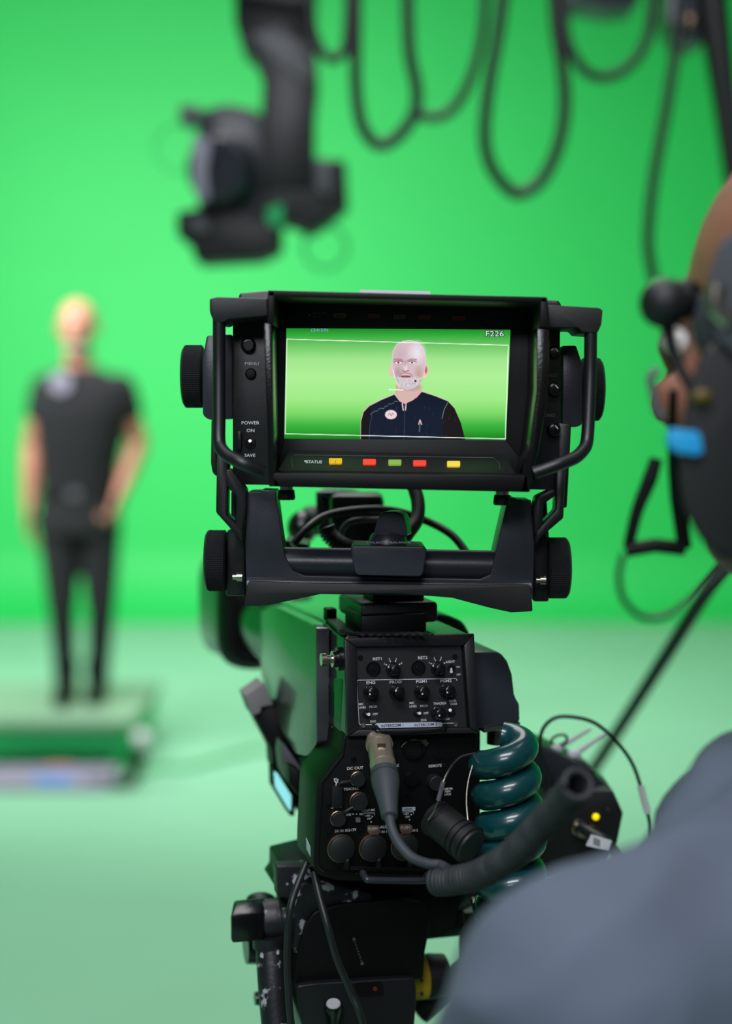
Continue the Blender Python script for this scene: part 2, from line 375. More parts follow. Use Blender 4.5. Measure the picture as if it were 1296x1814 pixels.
# ---- the picture on the screen
def paint(X, Y):
    """X, Y: arrays in the picture's own units (1296 x 679)"""
    def mixc(col, mask, c):
        c = np.array(lin(c)); mm = np.clip(mask, 0, 1)[..., None]; return col*(1-mm)+c*mm
    def ell(cx, cy, rx, ry, soft=2.0):
        d = np.sqrt(((X-cx)/rx)**2+((Y-cy)/ry)**2); return (1-d)*min(rx, ry)/soft+.5
    def pol(pts, soft=1.6):
        ins = np.zeros(X.shape, bool); dm = np.full(X.shape, 1e9); n = len(pts)
        for i in range(n):
            x1, y1 = pts[i]; x2, y2 = pts[(i+1) % n]
            c = ((y1 > Y) != (y2 > Y)) & (X < (x2-x1)*(Y-y1)/((y2-y1) if y2 != y1 else 1e-9)+x1); ins ^= c
            t = np.clip(((X-x1)*(x2-x1)+(Y-y1)*(y2-y1))/((x2-x1)**2+(y2-y1)**2), 0, 1)
            dm = np.minimum(dm, np.hypot(X-x1-t*(x2-x1), Y-y1-t*(y2-y1)))
        return np.where(ins, dm, -dm)/soft+.5
    def line(pts, w, soft=1.2):
        dm = np.full(X.shape, 1e9)
        for (x1, y1), (x2, y2) in zip(pts, pts[1:]):
            t = np.clip(((X-x1)*(x2-x1)+(Y-y1)*(y2-y1))/((x2-x1)**2+(y2-y1)**2), 0, 1)
            dm = np.minimum(dm, np.hypot(X-x1-t*(x2-x1), Y-y1-t*(y2-y1)))
        return (w-dm)/soft+.5
    ys = [38, 70, 100, 150, 210, 300, 420, 490, 560, 610, 640]
    cs = ['1c8a24', '2ea838', '52b84e', '7cd070', 'a2e88e', 'aef096', 'a0ec88', '80dc6a', '3cb63e', '1f9a24', '0f7a14']
    cl = np.array([lin(c) for c in cs]); col = np.stack([np.interp(Y, ys, cl[:, k]) for k in range(3)], -1)
    # neck, vest, sleeves
    col = mixc(col, pol([(622, 335), (758, 345), (764, 385), (735, 420), (690, 446), (655, 446), (630, 420), (616, 395)]), 'd8b4ac')
    col = mixc(col, ell(700, 352, 55, 24, 16)*.5, '8c8a8c')
    body = [(428, 645), (430, 540), (444, 490), (475, 458), (540, 425), (612, 395), (640, 432), (668, 446), (715, 425), (762, 380), (830, 402), (905, 432), (940, 470), (975, 550), (1000, 645)]
    col = mixc(col, pol([(x-2, y-2) for x, y in body]), 'f0b8c0')
    col = mixc(col, pol([(x, y+2) for x, y in body]), '07142a')
    col = mixc(col, pol([(428, 645), (431, 540), (446, 492), (474, 462), (488, 500), (478, 570), (470, 645)]), '0e060c')
    col = mixc(col, pol([(905, 438), (940, 472), (975, 552), (998, 645), (880, 645), (872, 530), (884, 470)]), '140a0e')
    rnd_ = random.Random(3)
    col = mixc(col, line([(490, 500), (478, 560), (474, 640)], 1.2)*.5, '3c6478')
    col = mixc(col, line([(905, 440), (884, 478), (872, 530)], 1.2)*.7, '8ca8b8')
    for k in range(26):
        x = rnd_.uniform(480, 960); y = rnd_.uniform(455, 625); l = rnd_.uniform(6, 26)
        col = mixc(col, line([(x, y), (x+rnd_.uniform(-4, 4), y+l)], .8)*.35, '2c5a74')
    for k in range(14):
        x = 480+k*11; y = 500-k*5+rnd_.uniform(-5, 5); col = mixc(col, line([(x, y), (x+8, y-2)], 1.3)*.6, '7fa0b4')
    col = mixc(col, line([(668, 450), (664, 640)], 1.5)*.6, '2a4a5e')
    col = mixc(col, line([(655, 446), (660, 482)], 3), 'e8d0d4'); col = mixc(col, line([(676, 446), (672, 482)], 3), 'e8c4c8')
    col = mixc(col, ell(593, 507, 32, 25), 'ecd6dc'); col = mixc(col, line([(578, 512), (586, 497), (594, 515), (602, 498), (608, 510)], 1.6)*.8, '8c6470')
    col = mixc(col, line([(745, 560), (752, 537), (760, 560)], 3), 'e8b8c4'); col = mixc(col, line([(752, 562), (748, 600)], 3)*.6, '4c7488')
    # ears, head
    col = mixc(col, ell(596, 265, 11, 36), 'e8c0bc'); col = mixc(col, ell(782, 264, 16, 36), 'f0c4bc'); col = mixc(col, ell(784, 262, 8, 22, 4)*.8, 'b06460')
    head = [(600, 210), (604, 165), (625, 125), (660, 106), (700, 102), (740, 112), (768, 145), (782, 200), (780, 250), (768, 300), (752, 335), (722, 362), (680, 370), (640, 355), (615, 310), (602, 262)]
    col = mixc(col, pol([(690+(x-690)*1.025, y-2) for x, y in head]), 'f6dce0'); col = mixc(col, pol(head, 3), 'd6bcc4')
    col = mixc(col, ell(735, 170, 44, 60, 30)*.55, 'ece4ee'); col = mixc(col, ell(640, 190, 34, 60, 26)*.4, 'c4a8b4')
    col = mixc(col, ell(632, 278, 24, 34, 18)*.5, 'b08c94'); col = mixc(col, ell(745, 285, 22, 44, 18)*.55, 'c09c84')
    col = mixc(col, line([(604, 262), (616, 312), (640, 356)], 2.5)*.6, 'f8eef4')
    for cx, t in ((634, -6), (708, 6)):
        col = mixc(col, ell(cx, 218, 27, 12, 8)*.6, '98707c'); col = mixc(col, line([(cx-24, 208+t*.4), (cx, 202), (cx+24, 208-t*.4)], 3)*.6, 'a88088')
        col = mixc(col, ell(cx, 222, 19, 7), 'f4e8ee'); col = mixc(col, ell(cx, 222, 6, 6), '6a3038'); col = mixc(col, line([(cx-20, 219), (cx, 213), (cx+20, 219)], 1.5), '8a3c48')
    col = mixc(col, line([(672, 215), (668, 250), (660, 262)], 2.5)*.45, 'a87c88'); col = mixc(col, ell(673, 252, 12, 16, 9)*.5, 'f4e0dc')
    col = mixc(col, line([(655, 266), (668, 272), (690, 266)], 2.2)*.8, '9c4c50')
    col = mixc(col, pol([(616, 310), (640, 296), (672, 288), (712, 296), (745, 300), (750, 335), (720, 362), (684, 372), (645, 356)], 8), 'cfc6ca')
    for k in range(70):
        a = rnd_.uniform(0, 1); x = 622+118*a; y = rnd_.uniform(300, 352-30*abs(a-.5)); c = rnd_.choice(['f4f0f2', '9a8c94', 'e0d8dc'])
        col = mixc(col, line([(x, y), (x+rnd_.uniform(-5, 5), y+rnd_.uniform(6, 14))], 1.0)*.7, c)
    col = mixc(col, line([(640, 300), (650, 282), (672, 278), (700, 284), (712, 300)], 3.5)*.7, 'b09098')
    col = mixc(col, ell(674, 299, 28, 7), 'b8605c'); col = mixc(col, line([(648, 298), (674, 296), (700, 299)], 1.6), '5c2028')
    col = mixc(col, line([(782, 296), (760, 306), (730, 322)], 2.0), 'f0dcd4'); col = mixc(col, ell(727, 323, 7, 6), '200c14')
    col = mixc(col, line([(622, 350), (622, 390)], 1.5)*.8, 'f08060'); col = mixc(col, line([(757, 345), (762, 378), (730, 416)], 1.5)*.7, 'f8a8a0')
    # frame lines of the viewfinder
    for a, b in (((25, 95), (1234, 128)), ((25, 95), (15, 612)), ((15, 612), (1218, 640)), ((1234, 128), (1218, 640)), ((583, 370), (660, 372))):
        col = mixc(col, line([a, b], 2.0 if a != (583, 370) else 2.8), 'f0fff0')
    return col
nx, ny = 520, 262
U, Vv = np.meshgrid(np.linspace(0, 1, nx), np.linspace(0, 1, ny))
Q = [np.array(p, float) for p in ((507, 581.5), (904, 584), (896, 780), (503, 777))]
PX = ((1-U)*(1-Vv))[..., None]*Q[0]+(U*(1-Vv))[..., None]*Q[1]+(U*Vv)[..., None]*Q[2]+((1-U)*Vv)[..., None]*Q[3]
colr = paint((PX[..., 0]-500)*3.086, (PX[..., 1]-570)*3.086)
SF = FY(1.0214); q3 = [SF.hit(*p) for p in Q]
q3 = np.array([list(p) for p in q3]); W3 = ((1-U)*(1-Vv))[..., None]*q3[0]+(U*(1-Vv))[..., None]*q3[1]+(U*Vv)[..., None]*q3[2]+((1-U)*Vv)[..., None]*q3[3]
c0 = q3.mean(0); me = bpy.data.meshes.new('screen'); idx = np.arange(nx*ny).reshape(ny, nx)
fc = np.stack([idx[:-1, :-1], idx[1:, :-1], idx[1:, 1:], idx[:-1, 1:]], -1).reshape(-1, 4)
me.from_pydata((W3.reshape(-1, 3)-c0).tolist(), [], fc.tolist())
ca = me.color_attributes.new('picture', 'FLOAT_COLOR', 'POINT'); ca.data.foreach_set('color', np.concatenate([colr.reshape(-1, 3), np.ones((nx*ny, 1))], 1).ravel().astype(np.float32))
sm = bpy.data.materials.new('lit_screen'); sm.use_nodes = True; nt = sm.node_tree; b = nt.nodes['Principled BSDF']
b.inputs['Base Color'].default_value = (.01, .01, .01, 1); b.inputs['Roughness'].default_value = .3; b.inputs['Specular IOR Level'].default_value = .08
at = nt.nodes.new('ShaderNodeAttribute'); at.attribute_name = 'picture'; nt.links.new(at.outputs['Color'], b.inputs['Emission Color']); b.inputs['Emission Strength'].default_value = 1.0
me.materials.append(sm); so = bpy.data.objects.new('screen', me); COL.objects.link(so); so['w'] = tuple(c0); so.parent = vf; so.location = V(c0)-V(vf['w']); so['label'] = 'lit screen showing a bald bearded man in a navy vest on green'
M['osd'] = mat('white_screen_writing', 'e8e8f4', .5, emit=.9); M['osdk'] = mat('screen_writing_shadow', '2a2c48', .5)
M['osdb'] = mat('blue_screen_writing', '8cc0e8', .5, emit=.7)
SF2 = FY(1.0211)
m = MB(); m.text(SF2, 876, 591, 'F226', 9.5, off=0, wide=1.25, bold=.07); m.build('screen_writing_shadow', 'osdk', so)
m = MB(); m.text(SF2, 876, 591, 'F226', 9.5, off=.0002, wide=1.25, bold=.0); m.build('screen_writing', 'osd', so)
m = MB(); m.text(SF2, 566, 584.5, '(24/59)', 5, off=.0002, wide=1.5, bold=0); m.build('screen_writing', 'osdb', so)
# ---- left control panel
L = FY(Yp)
def knob(F, x, y, r, h, name, parent, m='gloss', dot=None, base=None, seg=36):
    c = F.hit(x, y, 0); R = (F.hit(x+r, y)-c).length
    mb = MB(); mb.lathe(c, F.n, [(0, R*1.02), (h*.15, R), (h*.75, R*.9), (h*.95, R*.78), (h, R*.6)], seg)
    k = mb.build(name, m, parent)
    if dot:
        d = MB(); d.ball(F.hit(x+dot[0], y+dot[1], h*.98), R*.16, 10, 6); d.build('marker_dot', 'white', k)
    return k
kb = knob(L, 440, 612, 13.5, .006, 'menu_knob', vf); m = MB(); m.lathe(L.hit(440, 612, .006), L.n, [(0, .0036), (.0012, .0034), (.0012, .0025)], 28); m.build('knob_cap', 'matte', kb)
knob(L, 444, 662.5, 10, .003, 'menu_button', vf, 'dark')
m = MB(); m.text(L, 446, 644, 'MENU', 5.6, wide=1.15); m.text(L, 443.5, 749, 'POWER', 5.6, wide=1.15); m.text(L, 443.5, 762.5, 'ON', 5.6, wide=1.15); m.text(L, 442.5, 806.5, 'SAVE', 5.6, wide=1.1)
m.build('lettering', 'white', vf)
sw = MB(); sw.lathe(L.hit(443, 786), L.n, [(0, .0042), (.0008, .0038), (.0008, .0028)], 24); s_ = sw.build('power_switch', 'gloss', vf)
m = MB(); m.tube([L.hit(443, 787), L.hit(443, 783, .005), L.hit(442.5, 781, .007)], [.0007, .0009, .0011], 10); m.build('toggle_lever', 'steel', s_)
m = MB(); m.prism(L.poly(rnd(rect(419, 764, 427, 796), 3), .005), (0, .005, 0)); m.build('switch_guard', 'black', vf, bevel=.0005)
# right control strip
m = MB(); m.text(L, 987, 665, 'CONTRAST', 5.6, align='R', wide=1.1); m.text(L, 982, 735.5, 'PEAKING', 5.6, align='R', wide=1.1)
m.text(L, 984, 593, 'BRIGHT', 5.6, align='R', wide=1.1); m.build('lettering', 'dimprint', vf)
for y, r in ((625, 11), (690, 13), (762, 13)):
    k = knob(L, 980, y, r, .005, 'adjustment_knob', vf, 'gloss'); m = MB(); m.tube([L.hit(983, y-8, .0051), L.hit(988, y-2, .0051)], .0005, 6); m.build('knob_mark', 'white', k)
# guard bars
def bar(name, cap, tube_pts, r, mat_='satin'):
    m = MB(); m.prism(FY(.985).poly(rnd(cap, 4)), (0, .05, 0)); m.build(name+'_bracket', 'matte', vf, bevel=.0015)
    m = MB(); m.tube([px(*p) for p in tube_pts], r, 20, n=8); m.build(name, 'black', vf)
bar('guard_bar', [(371, 529), (385, 526), (474, 528), (474, 560), (404, 566), (396, 572), (378, 570), (371, 552)],
    [(388, 562, .99), (388, 650, .99), (388, 740, .985), (388, 782, .98), (394, 798, .975), (408, 810, .97), (432, 822, .965), (466, 836, .97)], .0045)
bar('guard_bar', [(969, 540), (1060, 545), (1067, 549), (1065, 575), (1058, 590), (1030, 588), (1024, 580), (972, 580)],
    [(1046, 580, .99), (1045, 660, .99), (1042, 740, .985), (1039, 782, .98), (1032, 798, .975), (1016, 812, .97), (985, 824, .965), (945, 838, .965)], .0045)
m = MB(); m.prism(FY(1.04).poly(rnd([(420, 536), (424, 519), (470, 515), (990, 532), (996, 545), (990, 570), (420, 560)], 5)), (0, .05, 0)); m.build('top_shell', 'black', vf, bevel=.002)
m = MB(); m.prism(FY(1.03).poly(rnd([(637, 513), (762, 516), (762, 524), (637, 524)], 2)), (0, .05, 0)); m.build('top_label', 'white', vf)
# side tilt knobs
m = MB(); m.prism(FY(1.035).poly(rnd([(366, 594), (412, 592), (412, 742), (370, 744), (359, 736), (358, 640)], 6)), (0, .05, 0)); m.build('knob_hub', 'satin', vf, bevel=.002)
m = MB(); m.knurl(px(361, 667, 1.06), (-1, 0, 0), 36/2520*1.06, 56/2520*1.06); m.build('tilt_knob', 'knurl', vf)
m = MB(); m.prism(FY(1.035).poly(rnd([(996, 612), (1020, 612), (1031, 645), (1031, 752), (1020, 757), (996, 756)], 4)), (0, .05, 0)); m.build('knob_hub', 'satin', vf, bevel=.002)
m = MB(); m.knurl(px(1028, 690, 1.06), (1, 0, 0), 36/2520*1.06, 56/2520*1.06); m.build('tilt_knob', 'knurl', vf)
# link arms down to the yoke
m = MB()
m.prism(FY(1.03).poly([(374, 742), (384, 742), (384, 845), (376, 838), (373, 820)]), (0, .03, 0))
m.prism(FY(1.01).poly([(384, 800), (404, 806), (402, 912), (430, 938), (430, 965), (420, 950), (382, 908)]), (0, .02, 0))
m.prism(FY(1.01).poly([(398, 830), (410, 832), (436, 868), (436, 900), (428, 950), (416, 930), (418, 880), (400, 860)]), (0, .02, 0))
m.build('link_arm', 'black', vf, bevel=.0015)
m = MB()
m.prism(FY(1.03).poly([(988, 750), (1012, 750), (1004, 900), (984, 900)]), (0, .02, 0))
m.prism(FY(1.01).poly([(986, 815), (1002, 812), (998, 918), (960, 950), (948, 966), (950, 940), (984, 904)]), (0, .02, 0))
m.prism(FY(1.01).poly([(980, 866), (984, 878), (964, 892), (960, 935), (948, 950), (944, 900), (950, 880)]), (0, .02, 0))
m.build('link_arm', 'black', vf, bevel=.0015)
for x, y in ((507, 866), (889, 875)):
    c = px(x, y-6, .985); m = MB(); m.lathe(c, (0, 0, -1), [(0, .0045), (.003, .0045)], 24); t_ = m.build('thumbscrew_collar', 'steel', vf)
    m = MB(); m.lathe(c-V((0, 0, .003)), (0, 0, -1), [(0, .0055), (.0055, .0062), (.007, .0055)], 24); m.build('thumbscrew', 'dark', vf)
# ---- yoke
yk = thing('viewfinder_yoke', 'black U-shaped cast yoke holding the viewfinder monitor above the camera body', 'bracket', px(690, 1050, 1.04))
Y1 = FY(1.02)
low = [(436, 1018), (500, 1024), (880, 1030), (943, 1030), (943, 1082), (905, 1084), (870, 1076), (800, 1059), (700, 1051), (570, 1052), (480, 1071), (460, 1074), (432, 1073)]
m = MB(); m.prism(Y1.poly([(438, 872), (444, 871), (462, 871), (463, 868), (488, 869), (497, 940), (504, 985), (520, 1012), (540, 1020), (850, 1026), (868, 1018), (876, 985), (886, 940), (899, 884), (912, 882), (915, 885), (940, 886), (946, 960), (944, 1050), (436, 1042), (434, 960)]), (0, .035, 0))
m.build('frame', 'satin', yk, bevel=.007, seg=5)
m = MB(); m.prism(FY(1.012).poly(rnd([(440, 1030), (530, 1033), (850, 1037), (938, 1036), (941, 1050), (943, 1083), (905, 1085), (868, 1077), (800, 1059), (700, 1051), (570, 1052), (480, 1071), (460, 1074), (433, 1073), (436, 1048)], 3)), (0, .045, 0))
m.build('apron', 'matte', yk, bevel=.0015)
m = MB(); m.tube([px(438, 1036, 1.022), px(520, 1037, 1.022), px(860, 1042, 1.022), px(940, 1040, 1.022)], .006, 20); m.build('rim', 'satin', yk)
m = MB(); c1, c2 = px(496, 996, 1.034), px(880, 1002, 1.034); m.tube([c1, c2], .0112, 40, smooth=False, flat=1.0); m.build('crossbar', 'satin', yk)
# hinges / side plates
for pts in ([(402, 940), (412, 936), (434, 900), (434, 1056), (400, 1056)], [(944, 900), (956, 930), (970, 950), (972, 1066), (944, 1066)]):
    m = MB(); m.prism(FY(1.035).poly(pts), (0, .03, 0)); m.build('side_plate', 'black', yk, bevel=.0015)
for pts in ([(409, 872), (414, 868), (418, 872), (418, 1000), (409, 1000)], [(962, 890), (968, 886), (972, 950), (966, 1000), (960, 1000)]):
    m = MB(); m.prism(FY(1.05).poly(pts), (0, .012, 0)); m.build('side_plate', 'satin', yk, bevel=.0008)
for x, y in ((420, 1022), (957, 1028)):
    m = MB(); m.lathe(px(x-8, y, 1.02), (1, 0, 0), [(0, .002), (.003, .002), (.003, .0032), (.007, .0032)], 16); m.build('bolt', 'steel', yk)
m = MB(); m.knurl(px(402, 993, 1.045), (-1, 0, 0), 37/2520*1.045, 55/2520*1.045); m.build('pivot_knob', 'knurl', yk)
m = MB(); m.knurl(px(968, 1006, 1.045), (1, 0, 0), 38/2520*1.045, 55/2520*1.045); m.build('pivot_knob', 'knurl', yk)
# centre block and counter balance knob
pt = [px(x, y, 1.005) for x, y in rnd([(620, 966), (756, 968), (754, 990), (748, 1022), (630, 1019), (623, 990)], 9)]
m = MB(); m.prism(pt, (0, .045, 0), .98)
cb = m.build('counter_balance_block', 'satin', yk, bevel=.004, seg=4)
ct = px(687, 957, 1.03)
m = MB(); m.lathe(ct-V((0, 0, .003)), (0, 0, 1), [(0, .0145), (.002, .0142), (.005, .0135), (.008, .0115), (.010, .006)], 40)
kn = m.build('counter_balance_knob', 'satin', yk)
m = MB(); m.prism(FY(1.022).poly(rnd([(661, 950), (667, 922), (678, 907), (700, 906), (714, 912), (719, 932), (721, 950)], 5)), V((.004, .018, 0))); m.build('knob_wing', 'satin', kn, bevel=.005, seg=4)
top = Fr(px(687, 964, 1.006), (1, 0, 0.006), (0, .6, .35))
m = MB(); m.text(top, 688, 961, 'COUNTER BALANCE', 3.4, wide=1.7, off=.0005); m.build('lettering', 'label', cb)
# ================================================================ studio camera
AN = math.radians(15); SA, CA = math.sin(AN), math.cos(AN)
D = V((-SA, CA, 0)); U_ = V((CA, SA, 0)); Z = V((0, 0, 1))
RL = Fr(px(700, 1400, 1.02), U_, Z)
ph = math.radians(8.5)
RU = Fr(RL.hit(700, 1292, .004), U_, Z*math.cos(ph)+D*math.sin(ph))
cm = thing('studio_camera', 'black broadcast camera body with a rear control panel and sockets, under the viewfinder yoke', 'camera', px(700, 1560, 1.06))
m = MB(); m.prism(RU.poly(rnd([(609, 1132), (617, 1127), (826, 1122), (835, 1127), (843, 1296), (612, 1302)], 4)), D*.30)
body = m.build('body', 'bodyside', cm, bevel=.003, seg=3)
# rim round the control panel
m = MB(); o = [(607, 1131), (836, 1122), (845, 1298), (612, 1304)]; i_ = [(628, 1146), (818, 1144), (828, 1288), (632, 1292)]
for k in range(4): m.prism(RU.poly([o[k], o[(k+1) % 4], i_[(k+1) % 4], i_[k]]), RU.n*.005)
m.build('panel_rim', 'black', cm, bevel=.001)
m = MB(); m.prism(RU.poly([(626, 1150), (816, 1146), (826, 1288), (632, 1291)], .0015), RU.n*-.001); cp = m.build('control_panel', 'matte', cm)
K = Fr(RU.o+RU.n*.0016, RU.u, RU.v)
m = MB()
def T(x, y, t, h, **k): m.text(K, x, y, t, h, off=.0003, **k)
T(668, 1167, 'RET1', 5, wide=1.15); T(748.5, 1165, 'RET2', 5, wide=1.15); T(798, 1172, 'LIGHT', 4)
T(811, 1181.5, 'ON', 3); T(812, 1195, 'OFF', 3)
T(656.5, 1209, 'ENG', 5, wide=1.2); T(700.5, 1208, 'PROD', 5, wide=1.2); T(746, 1207, 'PGM1', 5, wide=1.2); T(789.5, 1206, 'PGM2', 5, wide=1.2)
T(635.5, 1247.5, 'MIC', 3.8, align='L'); T(635.5, 1253.5, 'LINE1', 3.8, align='L'); T(661, 1252, 'PROD', 3.8); T(664.5, 1265, 'OFF', 3.8); T(660.5, 1278, 'ENG', 3.8)
T(725, 1245.5, 'MIC', 3.8, align='L'); T(725, 1251.5, 'LINE2', 3.8, align='L'); T(750.5, 1250.5, 'PROD', 3.8); T(754.5, 1263, 'OFF', 3.8); T(750, 1275.5, 'ENG', 3.8)
T(779, 1246, 'TRACKER', 4); T(802, 1241.5, 'LEVEL', 3.8); T(803.5, 1247, 'REAR', 3.8); T(790, 1274, 'FRONT', 3)
for cx, cy in ((696, 1184), (775.5, 1182)):
    for a, t in ((-62, '1'), (-22, '2'), (18, '3'), (58, '4')):
        ar = math.radians(a); T(cx+17.5*math.sin(ar), cy-17.5*math.cos(ar), t, 3.5)
        dx, dy = math.sin(ar), -math.cos(ar)
        m.tube([K.hit(cx+12*dx, cy+12*dy, .0003), K.hit(cx+15*dx, cy+15*dy, .0003)], .00035, 6)
ol = rnd([(631.5, 1205), (809, 1202), (811, 1281), (636, 1284)], 4)
pts = [K.hit(x, y, .0002) for x, y in ol]; k0 = 0
m.tube(pts[13:]+pts[:3], .00025, 5, smooth=False); m.tube(pts[2:9], .00025, 5, smooth=False); m.tube(pts[8:10], .00025, 5, smooth=False)
m.build('lettering', 'white', cp)
m = MB(); m.prism(K.poly(rnd([(665, 1281), (782, 1279), (783, 1287), (672, 1290)], 2), .0004), K.n*.0004); lb = m.build('intercom_label', 'label', cp)
m = MB(); K2 = Fr(K.o+K.n*.0009, K.u, K.v)
m.text(K2, 694.5, 1285, 'INTERCOM 1', 4.6, wide=1.12, off=.0002); m.text(K2, 754, 1283.5, 'INTERCOM 2', 4.6, wide=1.12, off=.0002); m.build('lettering', 'ink', lb)
def dial(F, x, y, r, h, name='control_knob', dot=None, par=cp):
    c = F.hit(x, y); R = r*c.y/FPX; k = MB()
    k.lathe(c, F.n, [(0, R*1.0), (h*.25, R*.98), (h*.3, R*.86), (h*.8, R*.8), (h*.95, R*.68), (h, R*.45)], 32); o = k.build(name, 'gloss', par)
    if dot: d = MB(); d.ball(F.hit(x+dot[0], y+dot[1], h*.99), R*.13, 10, 6); d.build('marker_dot', 'white', o)
    return o
for x, y, dt in ((657, 1226, (0, 4)), (703, 1225, (0, -1)), (747, 1225, (3, 4.5)), (792, 1223, (2, 4))): dial(K, x-2, y, 13.5, .011, dot=dt)
for x, y in ((697, 1186), (776, 1184)): dial(K, x-2, y, 12.5, .010, dot=(-7, -4))
dial(K, 775, 1263, 13.5, .010, dot=(3, 5))
for x, y in ((660.5, 1184.5), (740, 1183)):
    k = MB(); c = K.hit(x, y); R = 13*c.y/FPX; k.lathe(c, K.n, [(0, R), (.001, R), (.0015, R*.93), (.0008, R*.86), (.0012, R*.8), (.0012, R*.35), (.0022, R*.33), (.0022, R*.2)], 36); k.build('return_button', 'gloss', cp)
for x, y, dx, dy in ((649, 1265.5, 4, 0), (739, 1263.5, 4, 0), (799, 1184, 0, 6), (799, 1262, -2, -4)):
    k = MB(); c = K.hit(x, y); R = 7.5*c.y/FPX; k.lathe(c, K.n, [(0, R), (.0007, R*.95), (.0007, R*.6)], 24); s_ = k.build('toggle_switch', 'gloss', cp)
    k = MB(); k.tube([c, K.hit(x+dx*.6, y+dy*.6, .003), K.hit(x+dx, y+dy, .005)], [.0006, .0008, .0012], 10); k.build('toggle_lever', 'white', s_)
for x, y in ((638, 1165), (805, 1163), (643, 1285), (806, 1283)):
    k = MB(); c = K.hit(x, y); k.lathe(c, K.n, [(0, .0020), (.0008, .0018), (.0008, .0012), (.0004, .0008)], 16); k.build('screw', 'steel' if y > 1200 else 'gloss', cp)
m = MB(); m.tube([K.hit(661, 1283, .002), K.hit(664, 1290, .009), K.hit(672, 1296, .012), K.hit(700, 1298, .012), K.hit(770, 1295, .012), K.hit(786, 1290, .008), K.hit(790, 1284, .002)], .0012, 12); m.build('guard_rail', 'gloss', cm)
# vent slats and top
TOP = RU.hit(700, 1124).z
tf = Fr(RU.hit(700, 1124, 0)+Z*.0005, U_, D)   # top surface
m = MB()
for k in range(9):
    x = 640+k*15; a = tf.hit(x, 1127); m.prism([a, a+U_*.0035, a+U_*.0035+D*.014-U_*.008, a+D*.014-U_*.008], (0, 0, .0016))
m.build('vent_slats', 'black', cm, bevel=.0004)
m = MB(); q = Fr(tf.hit(704, 1122), U_, Z); base = RU.hit(645, 1124).z
c = tf.hit(705, 1123)+D*.035
m.box(c+Z*.006, .050, .05, .014, u=U_, v=D); m.build('mount_foot', 'dark', cm, bevel=.002)
m = MB(); mb_ = Fr(px(707, 1086, 1.045), U_, Z)
m.prism(mb_.poly([(640, 1076), (645, 1070), (772, 1066), (775, 1072), (775, 1098), (770, 1102), (645, 1107), (640, 1100)]), D*.07); m.build('viewfinder_mount', 'black', cm, bevel=.002, seg=3)
m = MB(); m.prism(mb_.poly([(660, 1040), (752, 1040), (752, 1072), (660, 1074)], -.012), D*.03); m.build('mount_neck', 'dark', cm, bevel=.002)
m = MB(); m.prism([tf.hit(x, y) for x, y in [(575, 1100), (600, 1124), (612, 1126), (610, 1112), (590, 1096)]], (0, 0, .004)); m.build('top_catch', 'black', cm, bevel=.001)
m = MB(); c = tf.hit(600, 1108)-U_*.002; m.box(c+Z*.006+D*.02, .008, .012, .010, u=U_, v=D); m.build('accessory_clip', 'dark', cm, bevel=.001)
# rail and carrying top behind the yoke, rounded right cheek
m = MB(); rr = Fr(RU.hit(800, 1130)+D*.08, U_, Z)
m.prism(rr.poly([(745, 1130), (745, 1092), (770, 1086), (800, 1092), (822, 1102), (832, 1120), (838, 1150), (838, 1200), (745, 1200)]), D*.16); m.build('top_cheek', 'gloss', cm, bevel=.004, seg=4)
# left side cover, side details
S = Fr(RU.hit(609, 1200), D, Z)      # normal points to the camera's right (+U)
def sprism(pts, off, th, name, mt, bevel=.001, par=cm, seg=2):
    m = MB(); m.prism(S.poly(pts, -off), S.n*th); return m.build(name, mt, par, bevel=bevel, seg=seg)
sprism(rnd([(484, 1072), (556, 1108), (560, 1114), (561, 1316), (543, 1340), (524, 1336), (492, 1282), (462, 1198), (460, 1084)], 5), .010, .010, 'side_cover', 'side', .003, seg=3)
sprism([(469, 1245), (530, 1350), (537, 1402), (527, 1418), (556, 1440), (568, 1383), (600, 1335), (604, 1300), (605, 1200), (500, 1200)], .0005, .085, 'lower_side', 'bodyside', .002)
sprism(rnd([(583, 1210), (589, 1222), (590, 1270), (576, 1262), (575, 1212)], 2), .001, .001, 'side_window', 'gloss', .0003)
for x, y in ((589, 1289), (568, 1167)):
    c = S.hit(x, y, -.0005); m = MB(); m.lathe(c, -U_, [(0, .0022), (.0012, .0018)], 14); m.build('screw', 'dark', cm)
c = S.hit(577, 1318, -.0005); m = MB(); m.lathe(c, -U_, [(0, .0065), (.001, .006), (.001, .004)], 24); m.build('side_socket', 'gloss', cm)
c = S.hit(603, 1167, 0); m = MB(); m.lathe(c, -U_, [(-.002, .0088), (.003, .0085), (.003, .0062), (.006, .006)], 28); lg = m.build('strap_lug', 'gloss', cm)
m = MB(); m.lathe(c-U_*.006, -U_, [(0, .0030), (.005, .003), (.005, .0046), (.0085, .0046)], 24); m.build('thumb_stud', 'steel', cm)
m = MB(); m.lathe(c-U_*.0045, -U_, [(0, .0060), (.002, .0060)], 24); m.build('lug_ring', 'steel', lg)
